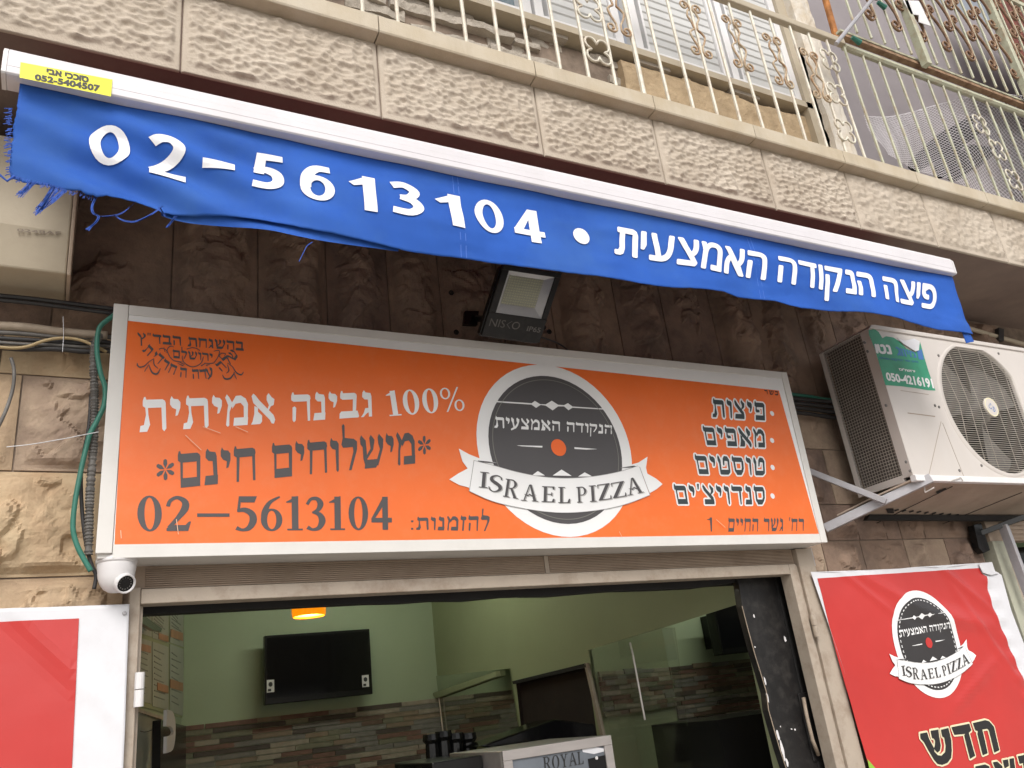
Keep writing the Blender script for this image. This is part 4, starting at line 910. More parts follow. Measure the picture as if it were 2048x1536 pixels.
# ================================================================== CREAM BOX upper left
bx_=empty('cream_unit',(-.5,2.75,1.538),'cream metal unit casing under the left end of the blue awning','unit casing')
MB().slab([(-1.3,y,z) for y,z in ((2.75,1.673),(2.75,2.02),(3.0,2.02),(3.0,1.54),(2.79,1.535))],(1.24,0,0)).build('casing',m_box,bx_,bevel=.006)
MB().slab([(-.059,y,z) for y,z in ((2.745,1.668),(2.745,2.02),(3.0,2.02),(3.0,1.53),(2.785,1.53))],(.012,0,0)).build('end_panel',m_rib,bx_,bevel=.003)
ps=warp(font('0248AF',.02),XZ(2.75,(34,457),(122,464),(122,471),(34,464)))
flat('stamped_lettering',ps,c1(2.748),M('faded_print',(.20,.16,.12),.6,.05,9,0),bx_)
# ================================================================== CABLES LEFT
def cable(name,pts,Y,r,mat,label,cat='cable',group=None,k=6):
    o=MB().tube(pxs(pts,Y,k),r,8).build(name,mat,smooth=True); tag(o,label,cat,group); return o
cable('cable',((-40,588),(60,597),(150,608),(232,619)),2.93,.008,m_cable,'upper black cable running level into the top left corner of the sign')
cable('cable',((-40,597),(60,606),(150,617),(232,628)),2.93,.007,m_cable,'lower black cable of the pair running into the sign top left corner')
cable('pipe',((-40,650),(50,655),(120,664),(215,672)),2.96,.016,m_pipe,'beige plastic pipe above the bundle of cables left of the sign','pipe')
for i,(y0,mat,r,lb) in enumerate(((669,m_grey,.008,'grey cable directly under the beige pipe'),(680,m_cable,.008,'black cable in the middle of the bundle left of the sign'),(688,m_grey,.006,'thin grey cable low in the bundle left of the sign'),(697,m_cable,.009,'thick black cable at the bottom of the bundle left of the sign'))):
    cable('cable',((-40,y0-6),(40,y0-2+i),(110,y0+4-i),(170,y0+6),(210,y0+4),(235,y0+10)),2.965,r,mat,lb)
cable('cable',((-40,690),(20,696),(55,693),(90,681),(125,676),(160,680),(190,692),(213,704)),2.945,.0055,m_ylw,'ochre cable arching over the black bundle left of the sign')
cable('cable',((22,716),(28,740),(26,775),(14,815),(-2,850),(-30,900)),2.97,.006,m_grey,'thin grey cable curving down at the left picture edge')
cable('hose',((232,628),(215,640),(198,658),(194,700),(201,745),(210,775),(208,810),(194,842),(180,868),(170,905),(161,945),(150,1005),(146,1056),(154,1090),(166,1115),(182,1142)),2.91,.0085,m_greenh,'green hose snaking down beside the left edge of the orange sign','hose')
cable('cable',((182,790),(178,850),(168,905),(162,950),(164,1020),(172,1085),(183,1130),(192,1150),(188,1178)),2.94,.0065,m_cable,'black cable hanging behind the green hose down to the camera')
cp=pxs(((200,668),(190,690),(187,730),(189,790),(188,870),(184,930),(180,985),(178,1050),(177,1112)),2.93,14)
rs=[];pp=[]
tot=0; 
for a,b in zip(cp,cp[1:]):
    L_=(b-a).length; n_=max(1,int(L_/.0035))
    for j in range(n_):
        p=a.lerp(b,j/n_); pp.append(p); rs.append(.0145 if int((tot+L_*j/n_)/.0055)%2 else .0105)
    tot+=L_
q=MB().tube(pp,rs,10).build('corrugated_conduit',m_grey); tag(q,'grey corrugated conduit hanging beside the green hose','conduit')
def strip(name,pts,Y,wd,mat,label,cat):
    P=pxs(pts,Y,4); q=MB().tube(P,wd,4,ry=.0012).build(name,mat); tag(q,label,cat)
strip('zip_tie',((126,634),(127,668),(125,704)),2.935,.004,m_vinyl,'white cable tie upright round the cable bundle','cable tie')
strip('zip_tie',((13,894),(60,889),(120,879),(176,868),(197,864)),2.88,.0035,m_vinyl,'long white cable tie sticking out from the green hose','cable tie')
# cables and pipe right of sign
cable('pipe',((1560,786),(1620,793),(1660,800),(1760,812)),2.97,.010,m_greenh,'greenish pipe behind the sign and the air conditioner, topmost','pipe')
for i,y0 in enumerate((800,809,818,828)):
    cable('cable',((1560,y0-6),(1620,y0),(1665,y0+4+i),(1760,y0+14)),2.96+.008*i,.011,m_cable,('highest','second','third','lowest')[i]+' black cable in the gap between sign and air conditioner')
cable('pipe',((1915,650),(1990,672),(2060,692)),2.98,.016,m_box,'beige conduit under the balcony soffit right of the awning end','pipe')
q=MB().slab([at(1998,655,2.96),at(2008,658,2.96),at(2008,682,2.96),at(1998,679,2.96)],(0,.05,0)).build('pipe_clip',m_cable); tag(q,'dark clip holding the conduit under the soffit','clip')
# ================================================================== DOME CAMERA
c=at(234,1128,2.91); dc=empty('dome_camera',c,'white dome security camera under the lower left corner of the sign','camera')
rd_=abs(at(276,1128,2.91).x-at(192,1128,2.91).x)/2
MB().lathe([(0,.018),(rd_*.97,.018),(rd_*1.02,.006),(rd_*.98,0),(0,0)],c,(0,0,1),32).build('base_ring',m_ceram,dc,smooth=True)
pr=[(rd_*.96,-.001),(rd_*.95,-.012),(rd_*.90,-.030)]
MB().lathe([(rd_*.96,0)]+pr[1:],c,(0,0,1),32).build('housing',m_ceram,dc,smooth=True)
MB().lathe([(rd_*.91,-.030),(rd_*.88,-.045),(rd_*.78,-.062),(rd_*.6,-.078),(rd_*.35,-.088),(0,-.091)],c,(0,0,1),32).build('turret',m_ceram,dc,smooth=True)
lc=at(252,1168,2.862); la=Vector((.35,-.82,-.42)).normalized()
MB().lathe([(.0305,-.03),(.031,0),(.0275,.003),(.025,-.004)],lc,la,28).build('lens_rim',m_ceram,dc,smooth=True)
MB().lathe([(.0255,-.006),(.014,-.007),(0,-.004)],lc,la,28).build('lens',m_scr,dc,smooth=True)
mb=MB(); la_u=la.orthogonal().normalized(); la_w=la.cross(la_u)
for k in range(14):
    a=2*math.pi*k/14; mb.lathe([(.0022,-.0055),(.001,-.003),(0,-.003)],lc+(la_u*math.cos(a)+la_w*math.sin(a))*.018,la,6)
q=mb.build('infrared_leds',m_grey,dc); q['kind']='stuff'
# ================================================================== AIR CONDITIONER
AX,AYF,AYB,AZ0,AZ1=3.718,2.60,2.95,.842,1.697
XR=5.30
ac=empty('air_conditioner',(4.4,2.78,AZ0),'white outdoor air conditioner unit with round fan grille and torn green sticker','air conditioner')
FC=(4.546,1.272); FR=.405
MB().slab([(AX-.004,AYF-.008,AZ1-.022),(AX+.02,AYF-.012,AZ1-.001),(AX+.05,AYF-.008,AZ1+.004),(XR,AYF-.008,AZ1+.004),(XR,AYF-.008,AZ1-.022)],(0,AYB-AYF+.01,0)).build('top_cover',m_ac,ac,bevel=.004)
# front panel with a round opening
mb=MB(); X0,X1,Z0,Z1=AX,XR,AZ0+.02,AZ1-.0225
N_=96
def edgept(a):
    dx,dz=math.cos(a),math.sin(a); t=9e9
    for lim,c_,d in ((X0,FC[0],dx),(X1,FC[0],dx),(Z0,FC[1],dz),(Z1,FC[1],dz)):
        if abs(d)>1e-9:
            tt=(lim-c_)/d
            if tt>0: t=min(t,tt)
    return (FC[0]+dx*t,AYF,FC[1]+dz*t)
angs=sorted([2*math.pi*k/N_ for k in range(N_)]+[math.atan2(z-FC[1],x-FC[0])%(2*math.pi) for x in (X0,X1) for z in (Z0,Z1)])
ip=[(min(FC[0]+FR*math.cos(a),4.885),AYF,min(FC[1]+FR*math.sin(a),1.655)) for a in angs]
op=[edgept(a) for a in angs]; n=len(angs)
mb.add(ip+op,[(i,(i+1)%n,n+(i+1)%n,n+i) for i in range(n)])
ip2=[(p[0]-(p[0]-FC[0])*.045,AYF-.012,p[2]-(p[2]-FC[1])*.045) for p in ip]
ip3=[(p[0]-(p[0]-FC[0])*.06,AYF+.012,p[2]-(p[2]-FC[1])*.06) for p in ip]
mb.build('front_panel',m_ac,ac)
MB().add(ip+ip2+ip3,[(k*n+i,k*n+(i+1)%n,(k+1)*n+(i+1)%n,(k+1)*n+i) for k in (0,1) for i in range(n)]).build('grille_ring',m_ac,ac,smooth=True)
MB().add(ip3+[(p[0],AYF+.13,p[2]) for p in ip3],[(i,(i+1)%n,n+(i+1)%n,n+i) for i in range(n)]).build('fan_shroud',m_coil,ac,smooth=True)
MB().slab([(p[0],AYF+.13,p[2]) for p in ip3],(0,.01,0)).build('fan_cavity_shade',m_dark,ac)  # dark disc stands for the shade inside the fan cavity
mb=MB()
for z in np.arange(FC[1]-FR+.02,FC[1]+FR-.02,.0125):
    h=math.sqrt(max(0,(FR*.955)**2-(z-FC[1])**2)); x0=FC[0]-h; x1=min(FC[0]+h,4.868)
    if z>1.645: continue
    mb.tube([(x0,AYF-.004,z),(FC[0],AYF-.012,z),(x1,AYF-.004,z)],.0019,4,cap=False)
q=mb.build('fan_guard_wires',m_wire,ac,fix=False); q['kind']='stuff'
for x in (-.30,-.2,-.1,.08,.18,.28):
    h=math.sqrt((FR*.95)**2-x*x); MB().tube([(FC[0]+x,AYF-.001,FC[1]-h),(FC[0]+x*.9,AYF-.008,FC[1]),(FC[0]+x,AYF-.001,min(FC[1]+h,1.65))],.0022,4).build('guard_rib',m_wire,ac)
hub=MB().lathe([(0,-.02),(.07,-.01),(.075,.05)],(FC[0],AYF+.05,FC[1]),(0,1,0),24).build('fan_hub',m_grey,ac,smooth=True)
for k in range(3):
    a=.5+k*2*math.pi/3; pts=[]
    mb=MB(); P=[]
    for r_ in np.linspace(.07,.36,8):
        row=[]
        for t in np.linspace(-.55,.55,7): row.append((FC[0]+r_*math.cos(a+t+r_*.6),AYF+.07+.045*t/.55*(.6+r_),FC[1]+r_*math.sin(a+t+r_*.6)))
        P.append(row)
    A_=np.array(P); mb.grid(A_[...,0],A_[...,1],A_[...,2]).build('fan_blade',m_grey,hub,smooth=True)
MB().lathe([(0,-.006),(.052,-.006),(.058,-.002),(.058,.006)],(FC[0],AYF-.012,FC[1]),(0,1,0),32).build('badge',m_ac,ac,smooth=False); bdg=[o for o in ac.children if o.name.startswith('badge')][0]
MB().lathe([(.0495,0),(.0535,-.0012),(.0565,0)],(FC[0],AYF-.0188,FC[1]),(0,1,0),32).build('ring',m_cream,bdg,smooth=True)
def acflat(name,ps,y,mat): return flat(name,ps,lambda X,Z:y,mat,ac)
acflat('badge_emblem',[[(FC[0]+a*.028,FC[1]+b*.030) for a,b in p] for p in ribbon([(-.5,.5,.12),(-.9,0,.12),(-.4,-.4,.14),(0,-.1,.1)])+ring(-.1,.55,.22,.22,.1,.1,12)+ribbon([(0,-.5,.12),(.3,-.9,.16),(.75,-.6,.16),(.7,0,.12),(.3,-.05,.1)])+ribbon([(.2,-.6,.1),(.45,-.2,.14),(.4,.3,.1)])],AYF-.0192,m_bluep)
# side with coil and guard
def side(px,py,off=0): p=hit(px,py,(AX+off,0,0),(1,0,0)); return p
MB().box((AX-.001,AYF+.001,AZ0+.02),(AX+.02,AYF+.058,AZ1-.0225)).build('corner_panel',m_ac,ac)
MB().box((AX,AYB-.028,AZ0),(AX+.02,AYB,AZ1-.0225)).build('rear_post',m_ac,ac)
MB().box((AX-.002,AYF+.059,AZ0+.0),(AX+.02,AYB-.029,AZ0+.036)).build('lower_rail',m_ac,ac)
MB().box((AX+.03,AYF+.058,AZ0+.036),(AX+.06,AYB-.028,AZ1-.023)).build('coil',m_coil,ac)
MB().box((AX+.30,AYB-.03,AZ0),(XR,AYB,AZ1-.02)).build('rear_coil',m_coil,ac)
mb=MB()
for z in np.arange(AZ0+.045,AZ1-.03,.0165):
    mb.tube([(AX+.004,AYF+.058,z),(AX-.002,(AYF+AYB)/2,z+.001),(AX+.004,AYB-.028,z)],.0019,4,cap=False)
for y in np.arange(AYF+.066,AYB-.03,.0165): mb.tube([(AX+.003,y,AZ0+.036),(AX+.003,y,AZ1-.0225)],.0015,4,cap=False)
q=mb.build('coil_guard_wires',m_wire,ac,fix=False); q['kind']='stuff'
def screw(px,py,Y=None):
    p=at(px,py,AYF-.001); MB().lathe([(.008,.002),(.008,-.002),(.004,-.0035),(0,-.002)],p,(0,1,0),10).build('screw',m_grey,ac)
for p in ((1729,685),(1735,703),(1772,811),(1812,924),(1820,942),(1877,711),(1892,709),(1997,707),(1870,811),(1878,814),(1963,931),(1919,941)): screw(*p)
# pressed creases of the front panel, their shade drawn as darker lines
def crease(pts):
    for a,b in zip(pts,pts[1:]):
        A_=at(*a,AYF);B_=at(*b,AYF); MB().tube([A_,B_],.0016,4).build('crease_shade_line',m_ac2,ac)
crease(((1882,843),(1858,948))); crease(((1885,846),(1927,952))); crease(((1801,781),(1857,789)))
acflat('emboss_shade_line',[[(a.x,a.z) for a in [at(*p,AYF) for p in ((1815,825),(1870,832),(1870,834),(1815,827))]]],AYF-.0008,m_ac2)
# base pan lip, drip tray, brackets
MB().box((AX-.004,AYF-.014,AZ0-.012),(XR,AYF+.02,AZ0+.0195)).build('base_pan_lip',m_white,ac,bevel=.003)
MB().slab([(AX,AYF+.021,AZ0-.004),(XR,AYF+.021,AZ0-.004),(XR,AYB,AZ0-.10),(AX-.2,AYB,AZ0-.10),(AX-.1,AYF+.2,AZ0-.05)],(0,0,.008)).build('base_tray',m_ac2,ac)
def ptray(px,py):
    n_=Vector((0,.096,.329)).normalized(); return hit(px,py,(AX,AYF+.021,AZ0-.0055),n_)
for k in range(9):
    a=1788+k*15; y=1021+k*1.2
    MB().slab([ptray(a,y),ptray(a+9,y-3),ptray(a+10,y-1),ptray(a+1,y+2)],(0,0,-.001)).build('drain_slot',m_dark,ac)
MB().slab([ptray(1872,984),ptray(1892,976),ptray(1893,979),ptray(1873,987)],(0,0,-.001)).build('drain_slot',m_dark,ac)
for a,b in (((1905,973),(1752,1047)),((2044,985),(1885,1048))):
    MB().tube([ptray(*a),ptray(*b)],.0022,4).build('tray_seam',m_dark,ac)
MB().slab([ptray(1772,1018),ptray(1787,1017),ptray(1788,1026),ptray(1775,1026)],(0,0,-.002)).build('tray_hole',m_dark,ac)
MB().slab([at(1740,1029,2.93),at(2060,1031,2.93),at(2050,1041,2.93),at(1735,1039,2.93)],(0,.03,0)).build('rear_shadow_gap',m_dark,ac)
br=empty('wall_bracket',at(1655,1060,3.0),'grey galvanised steel bracket arms holding the left end of the air conditioner','bracket')
def beam(name,a,b,wd,ht,mat,parent):
    A_=Vector(a);B_=Vector(b); t=(B_-A_).normalized(); s_=t.cross(Vector((0,0,1))).normalized()*wd/2; u_=s_.cross(t).normalized()*ht/2
    if u_.z<0:u_=-u_
    return MB().add([A_+s_-u_,A_-s_-u_,A_-s_+u_,A_+s_+u_,B_+s_-u_,B_-s_-u_,B_-s_+u_,B_+s_+u_],[(0,1,2,3),(7,6,5,4),(0,4,5,1),(1,5,6,2),(2,6,7,3),(3,7,4,0)]).build(name,mat,parent,bevel=.002)
beam('arm',at(1862,956,2.575),at(1650,1057,3.0),.035,.045,m_galv,br)
beam('brace',at(1612,940,3.0),at(1772,1003,2.72),.036,.030,m_galv,br)
MB().tube([at(1850,985,2.62),at(1868,975,2.60)],.0035,6).build('hook',m_ac,br); MB().tube([at(1850,985,2.62),at(1849,974,2.62)],.003,6).build('hook',m_ac,br)
MB().tube([at(1899,963,2.58),at(1921,955,2.58),at(1926,962,2.58)],.003,6).build('hook',m_ac,br)
b2=empty('wall_bracket',at(1985,1100,3.0),'dark angle bracket with pale vertical bar at the right picture edge','bracket')
beam('arm',at(1958,1068,3.0),at(2080,1022,2.75),.03,.03,m_tv,b2)
beam('post',at(2006,1050,2.9),at(2062,1200,2.9),.05,.03,m_galv,b2)
MB().slab([at(1948,1050,2.98),at(1962,1046,2.98),at(1980,1100,2.98),at(1968,1106,2.98),at(1958,1096,2.98)],(0,.04,0)).build('foot',m_tv,b2)
# green sticker
s_=lambda cx,cy:(lambda p:(p.x,p.z))(at(1640+cx*.14648,640+cy*.14648,AYF))
STK=[None]
def stk(name,polys,k,mat): return flat(name,polys,lambda X,Z:AYF-.001-.0009*k,mat,STK[0] or ac)
stk('green_sticker',[[s_(*p) for p in ((660,140),(740,122),(800,165),(850,250),(900,222),(1000,240),(1090,300),(1180,390),(1290,440),(1340,415),(1365,300),(1420,500),(1480,700),(1575,965),(1470,960),(1300,930),(1100,905),(890,890),(820,640),(740,380),(665,200))]],0,m_green); STK[0]=[o for o in ac.children if o.name.startswith('green_sticker')][0]
MB().slab([(lambda q:(q[0],AYF-.008,q[1]))(s_(*p)) for p in ((1040,260),(1150,290),(1270,260),(1345,300),(1335,420),(1290,436),(1200,380),(1120,330))],(0,.003,0)).build('torn_flap',m_vinyl,STK[0],bevel=.001)
def sl(name,ps,q,k,mat,bb=None): return stk(name,warp(ps,[s_(*p) for p in q],bb),k,mat)
sl('sticker_lettering',heb_sans('נטו',1.1,.05),((735,325),(950,340),(985,475),(765,460)),1,m_wprint)
sl('sticker_lettering',heb_sans('מיזוג',1.05,.02),((1020,360),(1290,440),(1320,520),(1060,490)),1,m_bluep)
stk('blue_block',[[s_(*p) for p in ((1320,430),(1385,400),(1415,545),(1345,540))]],1,m_bluep)
sl('sticker_small_print',heb_sans('מיזוג אויר התקנות ושירות',1.0,.0),((800,505),(1330,560),(1345,600),(815,545)),1,m_bluep)
sl('sticker_lettering',heb_sans('ירושלים',1.0,.03),((1065,650),(1290,682),(1300,720),(1085,692)),1,m_wprint)
sl('sticker_phone_number',font('050-4216191',.04),((885,710),(1520,800),(1558,940),(910,830)),1,m_wprint)
# ================================================================== DOOR SURROUND
YD=3.0
fr_=empty('door_frame',(1.6,YD,-1.65),'beige weathered steel shop door frame under the orange sign','door frame')
zr0,zr1=.517,.588
mb=MB().box((.20,YD+.004,zr0),(3.19,YD+.05,zr1+.03)).build('shutter_box',m_rib,fr_)
k=0; nr=9; first=None
for (xa_,xb_) in ((.245,1.765),(1.79,3.18)):
    first=None
    for k in range(nr):
        z=zr0+.006+k*(zr1-zr0-.008)/nr
        if first is None:
            first=MB().slab([(xa_,YD+.004,z),(xa_,YD-.004,z+.001),(xa_,YD-.004,z+.0036),(xa_,YD+.004,z+.0046)],(xb_-xa_,0,0)).build('rib',m_rib,fr_); z_0=z
        else:
            c=first.copy(); COL.objects.link(c); c.parent=fr_; c.location=first.location+Vector((0,0,z-z_0))
MB().box((1.768,YD-.004,zr0-.001),(1.787,YD+.01,zr1)).build('joint_cover',m_beige,fr_)
MB().box((.232,YD-.03,.462),(3.115,YD+.04,.510)).build('header',m_beige,fr_,bevel=.003)
MB().box((.21,YD+.012,.5102),(3.2,YD+.03,.5168)).build('header_gap',m_dark,fr_)
MB().box((.198,YD-.022,-1.65),(.2315,YD+.06,.5165)).build('jamb',m_beige,fr_,bevel=.003)
MB().box((.232,YD+.005,-1.65),(.242,YD+.05,.461)).build('stop',m_beige,fr_)
# right jambs: inner leaf frame, gap, outer
def jamb(x0,x1,y0,y1,z1,name='jamb',mat=m_beige): MB().box((x0,y0,-1.65),(x1,y1,z1)).build(name,mat,fr_,bevel=.003)
jamb(3.116,3.163,YD-.03,YD+.04,.510); jamb(3.164,3.190,YD-.012,YD+.03,.505,'gap',m_beige); jamb(3.1915,3.30,YD-.026,YD+.05,.585)
MB().box((3.302,YD-.01,.50),(3.32,YD+.06,.588)).build('end_cap',m_galv,fr_)
for xx,zt in ((.238,.250),(3.178,.265)):
    for k in (0,1):
        z=zt-k*.052; MB().tube([(xx,YD-.042,z),(xx,YD-.042,z-.049)],.0145,12).build('hinge',m_ceram if xx<1 else m_beige,fr_,smooth=False)
# black painted lintel band and black door leaf
bl=empty('black_door_leaf',(2.95,3.1,-1.65),'black painted door leaf with worn edge and long bare metal handle','door')
top_=[(262,1205),(1500,1140),(1600,1135)]
lo_=[(1600,1160),(1480,1163),(1390,1176),(1300,1180),(1220,1182),(1100,1192),(1010,1193),(930,1201),(865,1201),(800,1206),(700,1208),(640,1212),(520,1217),(440,1219),(370,1226),(330,1225),(300,1229),(262,1224)]
o_=MB().slab([at(*p,3.10) for p in top_+lo_],(0,.04,0)).build('lintel_strip',m_rubber); tag(o_,'ragged black rubber strip along the top of the doorway','strip')
MB().box((.1,3.145,.452),(3.3,3.19,.62)).build('lintel',m_dark,fr_)
# leaf
LL=[(1470,1148),(1478,1170),(1484,1212),(1495,1255),(1510,1310),(1521,1345),(1533,1385),(1537,1420),(1549,1462),(1560,1500),(1572,1536),(1600,1640)]
PL=[at(*p,3.085) for p in LL]; RXL=3.20
mb=MB()
for a_,b_ in zip(PL,PL[1:]): mb.slab([a_,Vector((RXL,3.085,a_.z)),Vector((RXL,3.085,b_.z)),b_],(0,.04,0))
mb.build('leaf',m_blackp,bl)
E1=[(1484,1212),(1495,1255),(1510,1310),(1521,1345),(1533,1385),(1537,1420),(1549,1462),(1560,1500),(1572,1536)]
mb=MB().tube([at(p[0],p[1],3.083) for p in E1],.0022,4); mb.build('worn_edge',m_pipe,bl)
MB().slab([at(*p,3.0835) for p in ((1548,1150),(1552,1150),(1640,1536),(1636,1536))],(0,-.003,0)).build('leaf_step',m_rubber,bl)
ps=[]
rr=random.Random(9)
for (cx,cy,w_,h_) in ((1535,1395,2,12),(1530,1362,2,9),(1570,1278,3,6),(1508,1232,1.5,4),(1565,1500,3,22),(1556,1470,3,12),(1510,1294,1.5,2),(1583,1458,2,1.5),(1590,1459,2,2),(1600,1395,2,5),(1574,1525,3,9),(1561,1453,1.5,1.5)):
    p=[at(cx+w_*math.cos(a)*rr.uniform(.6,1.1)-.25*h_*math.sin(a)*-1*.9,cy+h_*math.sin(a)*rr.uniform(.8,1.1),3.084) for a in [k*math.pi/5 for k in range(10)]]
    ps.append([(q.x,q.z) for q in p])
q=flat('paint_chips',ps,lambda X,Z:3.0838,m_ceram,bl); q['kind']='stuff'
MB().slab([at(*p,3.084) for p in ((1594,1388),(1624,1382),(1656,1516),(1626,1524))],(0,-.008,0)).build('handle_plate',m_blackp,bl,bevel=.003); hpl=[o for o in bl.children if o.name.startswith('handle_plate')][0]
MB().tube([at(1607,1396,3.06),at(1613,1430,3.04),at(1625,1480,3.04),at(1637,1510,3.06)],.009,8,).build('handle',m_pipe,hpl,smooth=True)
# ================================================================== POSTERS
YP=2.955
def wav(X,Z,s=1): return s*(.006*float(fbm(X*3+Z*2,Z*3-X,21,3)))
def sheet(name,Qpx,Y,mat,parent,f,nx=50,nz=50,th=.0012):
    a,b,c_,d=[at(*q,Y) for q in Qpx]; Xg=np.zeros((nz,nx));Yg=Xg.copy();Zg=Xg.copy()
    for i in range(nz):
        for j in range(nx):
            u=j/(nx-1);v=i/(nz-1); p=a.lerp(b,u).lerp(d.lerp(c_,u),v); Xg[i,j]=p.x;Zg[i,j]=p.z;Yg[i,j]=Y+f(p.x,p.z)
    o=MB().grid(Xg,Yg,Zg).build(name,mat,parent,smooth=True,fix=False); md=o.modifiers.new('thickness','SOLIDIFY'); md.thickness=th; md.offset=1; return o
pl=empty('left_poster',at(120,1536,YP),'white banner with plain red field screwed to the wall left of the doorway','banner')
fl_=lambda X,Z:wav(X,Z)+.007*math.exp(-(((X-.1)+(Z-.22)*.9)/.05)**2)*(-1)
sheet('white_sheet',((-60,1220),(259,1208),(244,1600),(-60,1600)),YP,m_vinyl,pl,fl_)
MB
rq=[(-60,1247),(158,1237),(141,1600),(-60,1600)]
flat('red_field',[[(at(*p,YP).x,at(*p,YP).z) for p in rq]],lambda X,Z:YP+fl_(X,Z)-.0032,m_redw,pl,grid=.03)
for p in ((249,1226),(242,1428)):
    c=at(p[0],p[1],YP-.004); MB().lathe([(.007,.002),(.006,-.001),(.003,-.002),(0,-.001)],c,(0,1,0),12).build('screw',m_galv,pl)
pr_=empty('right_poster',at(1850,1536,YP),'wrinkled red pizza poster with round logo on the wall right of the doorway','poster')
def fw(X,Z):
    y=wav(X,Z,1.2)
    for cx,cz,dx,dz,wd_,am in ((3.80,.33,.9,-.45,.03,.010),(4.15,.20,.95,-.2,.045,.016),(4.32,.38,.8,-.6,.025,.010),(4.45,.05,.5,-.85,.03,.010),(4.2,-.15,.9,.4,.03,.006),(3.55,.38,.8,-.6,.02,.006)):
        n_=((X-cx)*-dz+(Z-cz)*dx); l_=((X-cx)*dx+(Z-cz)*dz); y-=am*math.exp(-(n_/wd_)**2-(l_/.30)**2)
    y-=.004*math.sin(Z*60+X*5)*math.exp(-((X-4.60)/.05)**2)
    return y
PW=[(1621,1144),(1720,1141),(1800,1137),(1830,1134),(1960,1126),(1983,1124),(1987,1140),(2003,1150),(2022,1220),(2050,1290),(2130,1500),(2200,1700),(1790,1700),(1754,1536),(1700,1375)]
flat('white_sheet',[[(at(*p,YP).x,at(*p,YP).z) for p in PW]],lambda X,Z:YP+fw(X,Z),m_vinyl,pr_,grid=.016)
PR=[(1634,1157),(1800,1146),(1959,1136),(1966,1148),(1974,1153),(1977,1180),(1985,1210),(2020,1295),(2070,1420),(2150,1700),(1770,1700),(1738,1536),(1690,1370)]
flat('red_field',[[(at(*p,YP).x,at(*p,YP).z) for p in PR]],lambda X,Z:YP+fw(X,Z)-.0015,m_redw,pr_,grid=.016)
MB().slab([at(*p,2.945) for p in ((1958,1128),(1984,1124),(1990,1142),(1998,1146),(1982,1150),(1966,1145))],(0,.004,0)).build('folded_corner',m_vinyl,pr_)
# logo on the poster
pc=at(1855,1289,YP); 
pct=at(1833,1181,YP);pcb=at(1887,1395,YP);pcl=at(1783,1236,YP);pcr=at(1928,1330,YP)
zx=(pct.z-pcb.z)/2*1.0; xr=(pcr.x-pcl.x)/2*1.13; mx=(pcl.x+pcr.x)/2-.012; mz=(pct.z+pcb.z)/2
logo(lambda x,z:(mx+x*xr+.0*z,mz+z*zx+x*.012),pr_,.0015,lambda X,Z:YP+fw(X,Z)-.0022,True,M('poster_dark_print',(.04,.037,.038),.35,.03,5,0))
def pput(name,ps,Q,k,mat,bb=None): return flat(name,warp(ps,XZ(YP,*Q),bb),lambda X,Z:YP+fw(X,Z)-.0022-.001*k,mat,pr_,grid=.02)
cz=lambda cx,cy:(lambda p:(p.x,p.z))(at(1840+cx*.1016,1420+cy*.1016,YP))
row1=[[(-20,465),(115,440),(150,560),(250,745),(265,820),(330,890),(400,900),(470,830),(480,700),(450,545),(410,520),(380,390),(530,355),(590,600),(600,800),(590,940),(520,1040),(420,1080),(330,1060),(260,980),(150,800),(60,640),(-10,560)],[(180,410),(330,385),(350,520),(385,700),(370,800),(320,840),(250,760),(270,700),(270,600),(240,560),(210,555)],
 [(590,340),(940,270),(980,400),(930,450),(1060,900),(960,960),(840,500),(860,470),(650,490)],
 [(1010,260),(1260,200),(1340,225),(1430,330),(1470,500),(1540,790),(1440,840),(1330,400),(1300,370),(1200,385),(1230,500),(1310,850),(1210,890),(1100,470),(1110,415),(1060,400)]]
row2=[[(1060,1110),(1260,1070),(1340,1110),(1400,1400),(1100,1400)],[(1410,1030),(1500,1015),(1600,1100),(1680,1400),(1560,1400)],[(1610,990),(1720,970),(1740,1100),(1650,1150)],[(1750,960),(1840,945),(1900,1400),(1790,1400),(1760,1100)],[(1915,910),(2100,870),(2190,1400),(2080,1400),(2020,1040),(1960,1060)]]
for nm,rw_ in (('heading_lettering',row1),('lower_lettering',row2)):
    P_=[[cz(*p) for p in q] for q in rw_]
    flat('cream_outline',outline(P_,.0085,8),lambda X,Z:YP+fw(X,Z)-.0045,m_cream,pr_,grid=.02)
    flat(nm,P_,lambda X,Z:YP+fw(X,Z)-.0062,m_black,pr_,grid=.02)
def pput(name,ps,Q,k,mat,bb=None): return flat(name,warp(ps,XZ(YP,*Q),bb),lambda X,Z:YP+fw(X,Z)-.0045,mat,pr_,grid=.02)
pput('green_corner',[[(0,0),(1,0),(.0,1)]],((1733,1518),(1760,1518),(1770,1560),(1742,1560)),1,M('lime_print',(.25,.45,.05),.4,.03,5,0))
# neighbour shopfront post at far right
nb=empty('neighbour_shopfront',(5,3.0,-1.65),'pale green weathered metal shopfront edge at the right picture border','shopfront')
MB().box((4.79,2.98,-1.65),(4.90,3.06,.60)).build('post',M('pale_green_paint',(.42,.42,.33),.6,.06,5,.2,60,dirt=.5,dscale=8,dcol=(.2,.17,.13)),nb,bevel=.004)
MB().box((4.93,3.0,-1.65),(4.99,3.06,.60)).build('post',m_beige,nb,bevel=.004)
MB().box((4.79,2.99,.601),(7,3.06,.88)).build('shutter_box',m_rib,nb)
for k in range(9): MB().box((4.92,2.983,.615+k*.026),(7,2.989,.630+k*.026)).build('rib',m_rib,nb)
MB().box((5.0,3.2,-1.65),(7.5,3.25,.6)).build('dark_glass',m_scr,nb)
